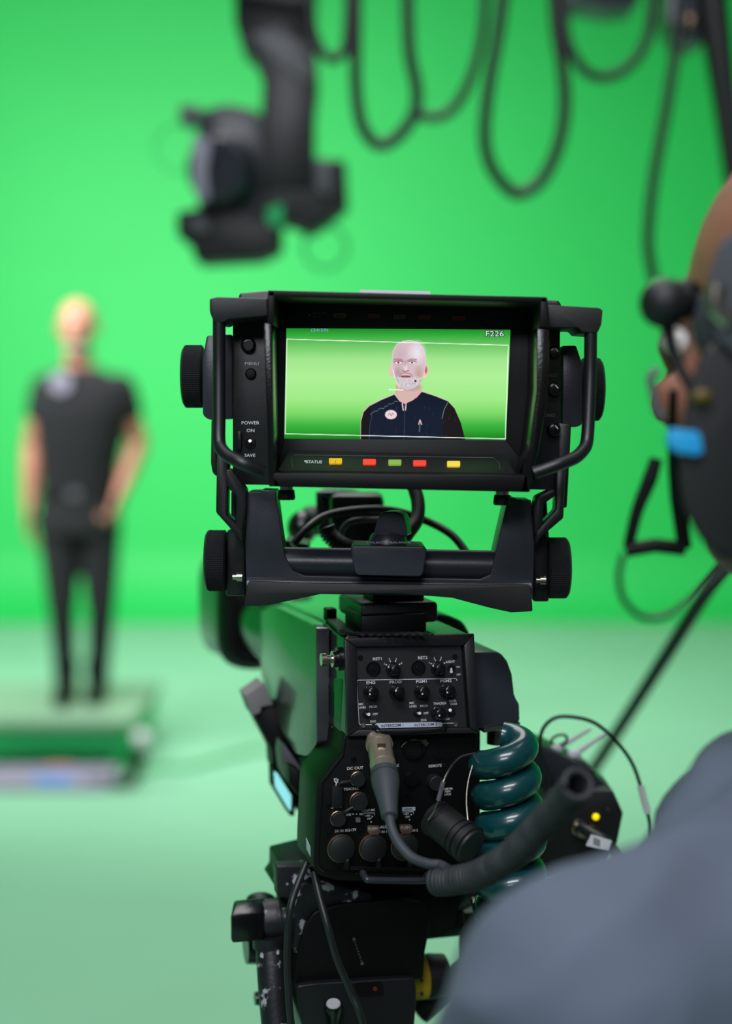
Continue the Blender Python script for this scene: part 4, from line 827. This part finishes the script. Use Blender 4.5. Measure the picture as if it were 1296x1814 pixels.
def head(mb, c, f, s=1.0, up=(0, 0, 1)):
    """skull, jaw, nose, brow, ears; f = facing"""
    f = V(f).normalized(); u = V(up); u = (u-f*u.dot(f)).normalized(); r = f.cross(u); Rm = Matrix((r, f, u)).transposed()
    def E(x, y, z, rx, ry, rz): mb.ball(c+Rm @ V((x*s, y*s, z*s)), (rx*s, ry*s, rz*s), 24, 16, Rm)
    E(0, -.015, .035, .074, .094, .085); E(0, .030, -.030, .058, .062, .080); E(0, .050, -.082, .030, .032, .028)
    E(0, .088, .012, .030, .012, .02); E(0, .103, -.015, .011, .016, .014); E(0, .094, .005, .008, .012, .024)
    E(0, .086, -.048, .026, .012, .007); E(0, .085, -.058, .022, .012, .007)
    for k in (-1, 1):
        E(k*.032, .076, .030, .024, .014, .008); E(k*.042, .062, -.018, .018, .02, .016)
        E(k*.077, -.008, -.005, .008, .018, .032); E(k*.080, -.016, .008, .006, .014, .018)
    return Rm
def eyes(par, c, f, Rm, s=1.0):
    for k in (-1, 1):
        m = MB(); m.ball(c+Rm @ V((k*.032*s, .076*s, .014*s)), .0095*s, 14, 10); e = m.build('eye', 'eye', par)
        m = MB(); m.ball(c+Rm @ V((k*.032*s, .0835*s, .014*s)), .0035*s, 10, 8); m.build('iris', 'dark', e)
YM = 6.3
def pm(x, y, dy=0): return px(x, y, YM+dy)
ps = thing('person', 'person in black t-shirt and dark trousers standing on the green podium, blurred in the distance', 'person', px(150, 1245, YM))
bd = MB(); hd = pm(137, 583)
Rm = head(bd, hd, (.05, -1, -.02), 1.06)
limb(bd, [pm(138, 615, .02), pm(140, 660, .02)], [.056, .062])
X_, Y_ = V((1, 0, 0)), V((0, 1, 0))
tors = [(142, 652, .075, .07), (146, 670, .150, .085), (147, 695, .195, .105), (145, 730, .20, .120), (143, 780, .178, .118), (141, 830, .158, .112), (140, 870, .155, .11), (140, 905, .165, .115), (140, 945, .160, .115)]
bd.loft([(pm(x, y), X_, Y_, a, b) for x, y, a, b in tors], 32)
armL = [pm(84, 690), pm(58, 790, .03), pm(52, 895, -.04)]; armR = [pm(212, 690), pm(245, 785, .05), pm(214, 872, -.06)]
for a_ in (armL, armR):
    limb(bd, [a_[0], a_[0]*.5+a_[1]*.5, a_[1]], [.062, .054, .044]); limb(bd, [a_[1], a_[1]*.6+a_[2]*.4, a_[2]], [.045, .044, .030])
hand(bd, armL[2], (0, -.1, -1), (1, 0, 0), 1.08, .35, 1); hand(bd, armR[2], (-.25, -.3, -.9), (-1, .2, 0), 1.08, .9, -1)
legs = [[pm(107, 930), pm(110, 1085, -.03), pm(117, 1215, .02)], [pm(174, 930), pm(179, 1085, -.02), pm(173, 1215, .06)]]
for l in legs: limb(bd, [l[0], l[0]*.5+l[1]*.5, l[1]], [.074, .060, .046]); limb(bd, [l[1], l[1]*.65+l[2]*.35, l[2]], [.046, .046, .034])
bd.build('body', 'skin', ps, remesh=.0065, smooth_it=3)
eyes(ps, hd, None, Rm, 1.06)
m = MB(); m.ball(hd+Rm @ V((0, .052, -.075)), (.047, .042, .045), 20, 14); m.ball(hd+Rm @ V((0, .088, -.040)), (.026, .012, .006), 16, 8); m.build('beard', 'beard', ps)
m = MB(); m.loft([(pm(x, y), X_, Y_, a+.012, b+.012) for x, y, a, b in tors[0:8]], 32)
for a_ in (armL, armR): limb(m, [a_[0], a_[0]*.62+a_[1]*.38], [.074, .070])
m.build('t_shirt', 'tee', ps, remesh=.008, smooth_it=4)
m = MB(); m.lathe(pm(107, 678, -.125), (0, -1, 0), [(0, .046), (.004, .044)], 28); m.build('badge', 'lav', ps, label='round pale badge on the chest')
m = MB(); m.loft([(pm(x, y), X_, Y_, a+.014, b+.014) for x, y, a, b in tors[6:]], 32)
for l in legs: limb(m, [l[0], l[0]*.5+l[1]*.5, l[1]], [.104, .082, .060]); limb(m, [l[1], l[1]*.6+l[2]*.4, l[2]*.93+l[1]*.07], [.059, .054, .044])
m.build('trousers', 'trouser', ps, remesh=.008, smooth_it=4)
m = MB(); m.loft([(pm(140, y), X_, Y_, .176, .13) for y in (868, 882)], 32); bt = m.build('belt', 'boot', ps)
m = MB(); m.box(pm(131, 875, -.135), .05, .01, .035); m.build('buckle', 'grey', bt)
for l in legs:
    f0 = l[2]+V((0, 0, -.055)); m = MB(); limb(m, [l[2]+V((0, 0, .10)), l[2], f0+V((0, 0, .02))], [.058, .05, .048])
    zf = px(150, 1245, YM).z+.012; m.tube([V((f0.x, f0.y+.05, zf+.034)), V((f0.x, f0.y-.06, zf+.036)), V((f0.x, f0.y-.17, zf+.028))], [.036, .042, .030], 14); m.build('boot', 'boot', ps, remesh=.006, smooth_it=2)
# podium, post, floor monitor
zt_ = px(150, 1245, YM).z-.0; Yq = 5.93
xa, xb = px(-110, 1300, Yq).x, px(236, 1300, Yq).x
pod = thing('podium', 'low green wooden podium the person in black stands on', 'podium', ((xa+xb)/2, 6.4, 0))
m = MB(); m.box(((xa+xb)/2, Yq+.43, zt_-.02), xb-xa, .86, .04); m.build('top_board', 'podium', pod, bevel=.006)
m = MB(); m.box(((xa+xb)/2, Yq+.45, (zt_-.04)/2+.04), xb-xa-.06, .80, zt_-.04-.08); m.build('skirt', 'podium_front', pod, bevel=.004)
for sx in (0, 1):
    for sy in (0, 1): m = MB(); m.box((xa+.08+sx*(xb-xa-.16), Yq+.12+sy*.6, .03), .06, .06, .06); m.build('leg', 'podium_front', pod)
ptb = floor_px(205, 1398); pt_ = px(250, 1320, ptb.y+.05)
po = thing('bent_pipe', 'dark bent metal pipe with a white ball for the highlight on its end, standing at the right of the podium', 'pipe', ptb)
m = MB(); m.tube([ptb+V((-.12, 0, .02)), ptb+V((0, 0, .02)), px(232, 1384, ptb.y+.03), px(246, 1350, ptb.y+.05), px(250, 1322, ptb.y+.05)], .024, 14); m.build('pipe', 'trouser', po)
m = MB(); m.ball(px(251, 1309, ptb.y+.02), .036); m.build('highlight_ball', 'white', po)  # white ball stands in for the blurred glint on the pipe end
fa, fb, fc_, fd = floor_px(-25, 1405), floor_px(192, 1402), floor_px(196, 1402), None
fm = thing('floor_monitor', 'flat grey monitor with a blue picture lying on the floor in front of the podium', 'monitor', (floor_px(80, 1400)))
yf = floor_px(80, 1404).y; x0, x1 = floor_px(-40, 1404).x, floor_px(196, 1404).x
m = MB(); sec = [(0, .0), (0, .02), (.20, .058), (.24, .054), (.24, 0)]
m.prism([V((x0, yf+a, b)) for a, b in sec], (x1-x0, 0, 0)); m.build('case', 'lav', fm, bevel=.01)
fs = Fr((x0, yf, .027), (1, 0, 0), (0, .20, .038))
def fsp(a, b): return V((x0+a*(x1-x0), yf, .0215))+fs.v*(b*.205)
m = MB(); m.prism([fsp(.12, .12), fsp(.9, .12), fsp(.86, .92), fsp(.16, .92)], fs.n*.004); sc_ = m.build('screen_glass', 'lav', fm)
M['fblue'] = mat('blue_screen_glow', '3c80c0', .5, emit=.15); M['fpink'] = mat('pink_screen_glow', 'b08484', .5, emit=.05)
m = MB(); m.prism([fsp(.40, .14), fsp(.70, .14), fsp(.68, .50), fsp(.42, .50)], fs.n*.006); m.build('blue_image', 'fblue', sc_)
m = MB(); m.prism([fsp(.42, .78), fsp(.66, .78), fsp(.62, .99), fsp(.46, .99)], fs.n*.007); m.build('pink_image', 'fpink', sc_)
m = MB(); m.tube([floor_px(196, 1395, .012), floor_px(270, 1362, .012), floor_px(330, 1358, .012), floor_px(400, 1340, .012), floor_px(470, 1325, .012), floor_px(640, 1310, .012), floor_px(900, 1305, .012)], .014, 10); tag(m.build('floor_cable', 'tape'), 'green taped cable running across the floor from the floor monitor', 'cable')

# ---- operator, near right
op = thing('person', 'person in blue-grey shirt wearing a black headset, seen from behind in the near right corner', 'person', (.28, .78, 0))
nS, fS = px(1045, 1818, .60), V((.44, .93, 1.27)); mid = V((.25, .765, 1.27)); sd_ = (fS-nS); sd_.z = 0; sd_.normalize(); fw = V((-sd_.y, sd_.x, 0))
hc2 = px(1506, 632, .80); ff = V((-.66, .75, -.05))
bd = MB(); Rm2 = head(bd, hc2, ff, 1.17)
limb(bd, [hc2+V((.01, -.01, -.05)), V((.315, .80, 1.32))], [.054, .058])
tz = [(1.32, .05, .04), (1.29, .09, .05), (1.22, .15, .08), (1.12, .175, .105), (1.0, .165, .11), (.92, .170, .12), (.84, .165, .115)]
bd.loft([(V((mid.x, mid.y, z)), sd_, fw, a, b) for z, a, b in tz[1:]], 32)
el1 = V((.02, .60, .98)); wr1 = V((.11, .82, .93)); el2 = V((.50, .90, .98)); wr2 = V((.36, 1.02, .95))
for s_, e_, w_ in ((nS, el1, wr1), (fS, el2, wr2)):
    limb(bd, [s_+V((0, 0, -.03)), s_*.5+e_*.5, e_], [.045, .048, .04]); limb(bd, [e_, e_*.5+w_*.5, w_], [.04, .038, .028])
hand(bd, wr1, (.3, .9, 0), (0, 0, -1), 1.05, .9, 1); hand(bd, wr2, (-.6, .7, 0), (0, 0, -1), 1.05, .9, -1)
hl, hr = V((.19, .69, .86)), V((.31, .84, .86))
for h_, k_, a_ in ((hl, V((.20, .70, .47)), V((.22, .66, .09))), (hr, V((.36, .84, .47)), V((.38, .80, .09)))):
    limb(bd, [h_, h_*.5+k_*.5, k_], [.085, .075, .056]); limb(bd, [k_, k_*.6+a_*.4, a_], [.056, .054, .038])
bd.build('body', 'skin2', op, remesh=.006, smooth_it=3)
eyes(op, hc2, ff, Rm2, 1.17)
m = MB(); m.ball(hc2+Rm2 @ V((0, -.03, .048)), (.090, .106, .098), 24, 16, Rm2); m.build('hair', 'hair', op)
m = MB(); m.loft([(V((mid.x, mid.y, z)), sd_, fw, a+.018, b+.022) for z, a, b in tz], 36)
limb(m, [nS, nS*.55+el1*.45, el1], [.061, .062, .054], 20); limb(m, [el1, el1*.3+wr1*.7], [.054, .044])
limb(m, [fS, el2], [.062, .052]); limb(m, [el2, el2*.3+wr2*.7], [.052, .044])
limb(m, [nS+V((0, 0, .002)), px(1245, 1708, .64), px(1410, 1620, .70)], [.061, .059, .062], 20)
limb(m, [fS, V((.35, .86, 1.32))], [.062, .062]); m.ball(V((.262, .765, 1.268)), .078, 20, 14)
limb(m, [px(1352, 1462, .80), px(1560, 1440, .80)], [.060, .06])
so_ = m.build('shirt', 'shirt', op, remesh=.006, smooth_it=8); folds(so_, .009, 20, (.75, .35, .45))
m = MB(); m.loft([(V((mid.x, mid.y, z)), sd_, fw, a, b) for z, a, b in ((.96, .175, .125), (.88, .182, .13), (.82, .17, .12))], 32)
for h_, k_, a_ in ((hl, V((.20, .70, .47)), V((.22, .66, .11))), (hr, V((.36, .84, .47)), V((.38, .80, .11)))):
    limb(m, [h_, h_*.5+k_*.5, k_], [.096, .085, .068]); limb(m, [k_, a_], [.068, .056])
m.build('trousers', 'trouser', op, remesh=.009, smooth_it=4)
for a_ in (V((.22, .66, 0)), V((.38, .80, 0))):
    m = MB(); m.tube([a_-fw*.06+Z*.04, a_+fw*.06+Z*.042, a_+fw*.18+Z*.03], [.04, .045, .032], 14); limb(m, [a_+Z*.12, a_+Z*.05], [.05, .045]); m.build('shoe', 'boot', op, remesh=.007, smooth_it=2)
# headset
hs = thing('headset', 'black intercom headset with a round foam microphone worn by the near person', 'headset', px(1300, 700, .72))
lw = Rm2 @ V((-1, 0, 0))   # the wearer's left, towards us
ec = hc2+lw*.092+Rm2 @ V((0, -.006, .012))
m = MB(); m.lathe(ec, lw, [(0, .024), (.006, .028), (.024, .027), (.036, .020), (.040, .012)], 40); cu_ = m.build('ear_cup', 'cord', hs)
m = MB(); m.lathe(ec-lw*.012, lw, [(0, .026), (.006, .030), (.012, .028)], 36); m.build('ear_pad', 'dark', cu_)
m = MB(); m.tube([ec+lw*.006, hc2+lw*.082+Rm2 @ V((0, -.035, .095)), hc2+Rm2 @ V((0, -.035, .152)), hc2-lw*.082+Rm2 @ V((0, -.035, .095)), hc2-lw*.092], .008, 14, n=8, flat=.6); m.build('headband', 'cord', hs)
m = MB(); m.tube([px(1268, 505, .70), px(1266, 545, .70), px(1290, 572, .70)], .0045, 12); m.build('band_slider', 'steel', hs)
m = MB(); m.prism(FY(.70).poly(rnd([(1310, 395), (1268, 430), (1248, 500), (1262, 600), (1310, 640), (1380, 640), (1400, 420)], 14)), V((.02, .03, 0))); m.build('cup_shell', 'cord', hs, bevel=.006, seg=3)
m = MB(); m.prism(FY(.705).poly(rnd([(1296, 590), (1245, 612), (1216, 680), (1205, 760), (1196, 830), (1206, 900), (1232, 950), (1262, 985), (1310, 1000), (1400, 960), (1400, 600)], 16)), V((.015, .035, 0))); m.build('talk_unit', 'matte', hs, bevel=.008, seg=3)
m = MB(); m.ball(px(1243, 702, .702), (.005, .003, .004)); m.build('talk_button', 'dimY', hs)
fb_ = px(1176, 537, .73); m = MB(); m.ball(fb_, .0128, 24, 16); m.build('foam_windshield', 'matte', hs)
m = MB(); m.ball(px(1213, 530, .74), (.010, .010, .0105), 18, 12); m.build('foam_collar', 'dark', hs)
m = MB(); m.tube([px(1180, 560, .73), px(1186, 600, .73), px(1198, 640, .72), px(1225, 690, .71)], [.004, .0035, .003, .003], 12); m.build('microphone_boom', 'dark', hs)
m = MB(); m.tube([px(1210, 520, .74), px(1235, 535, .735), px(1290, 540, .725)], [.006, .005, .005], 12); m.build('microphone_arm', 'dark', hs)
m = MB(); m.prism(FY(.70).poly(rnd([(1186, 758), (1240, 765), (1246, 800), (1236, 808), (1196, 802), (1182, 788)], 8)), (0, .006, 0)); tag(m.build('blue_tag', 'blue', bevel=.0015), 'bright blue tag clipped on the front of the headset', 'tag')
m = MB(); m.tube([px(1166, 655, .73), px(1152, 668, .73), px(1158, 700, .73), px(1164, 728, .73), px(1176, 738, .73)], .0022, 10); tag(m.build('wire_clip', 'grey'), 'small curled metal clip hanging below the foam microphone', 'clip')
st = thing('strap', 'black triangular strap loop hanging in front of the near person', 'strap', px(1160, 980, .78))
m = MB(); m.tube([px(1162, 812, .78), px(1150, 850, .78), px(1128, 905, .78), px(1112, 972, .78)], [.0035, .0042, .0035, .0030], 12); m.build('webbing', 'dark', st)
m = MB(); m.tube([px(1110, 974, .78), px(1160, 966, .78), px(1212, 972, .78)], .0040, 12, smooth=False); m.build('buckle_bar', 'dark', st)
m = MB(); m.tube([px(1192, 690, .76), px(1190, 800, .77), px(1200, 880, .78), px(1212, 972, .78)], [.0025, .0025, .0045, .004], 12); m.build('webbing', 'dark', st)
m = MB(); m.tube([px(*p, .70) for p in [(1104, 980), (1096, 1020), (1104, 1062), (1135, 1092), (1175, 1092), (1215, 1068), (1250, 1035), (1290, 1000)]], .0016, 10); tag(m.build('headset_lead', 'cable'), 'thin dark green headset lead looping below the strap', 'cable')
m = MB(); m.tube([px(1316, 960, 1.5), px(1256, 1040, 1.6), px(1180, 1160, 1.75), px(1110, 1270, 1.9), px(1048, 1366, 2.0)], .0085, 14); tag(m.build('boom_pole', 'dark'), 'dark slanting pole between the near person and the receiver box', 'pole')

# ================================================================ overhead rig
YO = 2.9
gc = thing('overhead_camera', 'black remote camera on an overhead column, out of focus at the top of the photo', 'camera', px(500, 300, YO))
def ob(pts, dy, th, name, mt, bv=.006, r=4): m = MB(); m.prism(FY(YO+dy).poly(rnd(pts, r)), (0, th, 0)); return m.build(name, mt, gc, bevel=bv)
ob([(414, -60), (560, -60), (556, 60), (562, 140), (556, 200), (556, 330), (462, 330), (462, 210), (466, 140), (446, 96), (430, 90), (416, 40)], 0, .10, 'column', 'black', .006, 4)
ob([(448, 60), (500, 40), (552, 120), (552, 150), (500, 120)], -.01, .02, 'column_cover', 'grey', .003)
ob([(352, 196), (400, 182), (450, 192), (470, 210), (470, 380), (440, 398), (352, 392), (346, 300)], .02, .12, 'camera_body', 'satin', .01, 8)
m = MB(); m.lathe(px(392, 300, YO-.03), (-.3, -1, 0), [(-.02, .07), (.02, .066), (.03, .055)], 36); m.build('lens_barrel', 'satin', gc)
ob([(340, 246), (356, 240), (374, 250), (366, 300), (370, 350), (352, 360), (340, 330)], -.09, .04, 'metal_guard', 'lav', .004)
ob([(470, 300), (560, 280), (612, 284), (616, 360), (596, 376), (560, 404), (548, 410), (510, 392), (466, 392)], .01, .12, 'tilt_motor', 'matte', .01, 8)
ob([(556, 280), (588, 284), (586, 344), (560, 340)], -.01, .03, 'motor_cap', 'grey', .004)
ob([(312, 374), (380, 362), (470, 386), (496, 392), (496, 440), (460, 458), (346, 464), (336, 430), (312, 418)], .0, .12, 'pan_motor', 'matte', .01, 8)
ob([(340, 382), (372, 388), (370, 410), (336, 408)], -.01, .02, 'motor_label', 'grey', .003)
ob([(316, 186), (352, 186), (356, 214), (320, 222)], .04, .05, 'side_plug', 'grey', .004)
ob([(470, 370), (500, 360), (500, 400), (476, 400)], -.01, .03, 'green_reflector', 'podium_front', .004)
for cx, cy, r, rx_ in ((576, 438, 38, .0035), (318, 262, 42, .0016)):
    m = MB(); m.tube([px(cx+r*math.cos(a*.33), cy+r*math.sin(a*.33), YO+.05) for a in range(20)], rx_, 8); tag(m.build('wire_ring', 'podium_front'), 'thin green cable loop hanging %s the overhead camera' % ('below the right side of' if cx > 500 else 'at the left side of'), 'cable')
jb = thing('camera_crane', 'dark crane boom with clamps crossing the top edge of the photo', 'crane', px(900, -40, 2.6))
m = MB(); m.tube([px(380, -75, 2.75), px(1330, -45, 2.6)], .035, 20, smooth=False); m.build('boom_tube', 'matte', jb)
for pts in ([(1000, -60), (1135, -60), (1130, 8), (1080, 14), (1040, 4), (1004, 6)], [(1190, -60), (1270, -60), (1262, 60), (1240, 76), (1200, 66), (1180, 30)]):
    m = MB(); m.prism(FY(2.55).poly(rnd(pts, 6)), (0, .1, 0)); m.build('clamp', 'satin', jb, bevel=.006)
m = MB(); m.ball(px(1222, 40, 2.54), .014); m.build('clamp_screw', 'brass', jb)
m = MB(); m.tube([px(1252, -60, 2.55), px(1268, 60, 2.55), px(1284, 180, 2.55), px(1302, 330, 2.55)], [.03, .026, .022, .018], 16); m.build('strut', 'matte', jb)
pts0 = [px(1330, -45, 2.6)]; m = MB(); m.tube([px(1330, -45, 2.6), V((1.6, 2.7, 2.2)), V((2.1, 2.8, 2.0))], .035, 16); m.build('boom_tube', 'matte', jb)
m = MB(); m.lathe((2.1, 2.8, 0), (0, 0, 1), [(0, .4), (.05, .4), (.08, .12), (.3, .06), (2.05, .06)], 32); m.build('crane_post', 'matte', jb)
for pts, r, lab in (
    ([(545, -80), (552, 40), (566, 86), (585, 104), (602, 98), (615, 70), (622, -80)], 9, 'short black cable loop hanging just right of the overhead camera column'),
    ([(630, -80), (630, 60), (630, 150), (640, 220), (668, 256), (702, 244), (732, 205), (738, 160), (726, 100), (722, 30), (722, -80)], 11, 'black cable loop second from the left under the crane'),
    ([(730, 190), (750, 206), (785, 204), (815, 176), (840, 120), (855, 50), (864, -80)], 9, 'thin black cable loop touching the one on its left'),
    ([(900, -80), (882, 60), (866, 150), (858, 240), (870, 296), (900, 335), (925, 342), (960, 318), (988, 260), (1000, 190), (996, 120), (984, 40), (978, -80)], 11, 'longest black cable loop hanging in the middle under the crane'),
    ([(992, -80), (1000, 50), (1016, 100), (1045, 132), (1085, 134), (1125, 106), (1150, 50), (1160, -80)], 9, 'shallow black cable loop near the top right'),
    ([(1206, -40), (1200, 60), (1180, 190), (1160, 300), (1150, 380), (1148, 440), (1158, 500)], 9.5, 'black cable hanging straight down towards the foam microphone')):
    m = MB(); m.tube([px(x, y, 2.55) for x, y in pts], r/2520*2.55, 14); tag(m.build('hanging_cable', 'cable'), lab, 'cable', 'cables hanging from the crane')
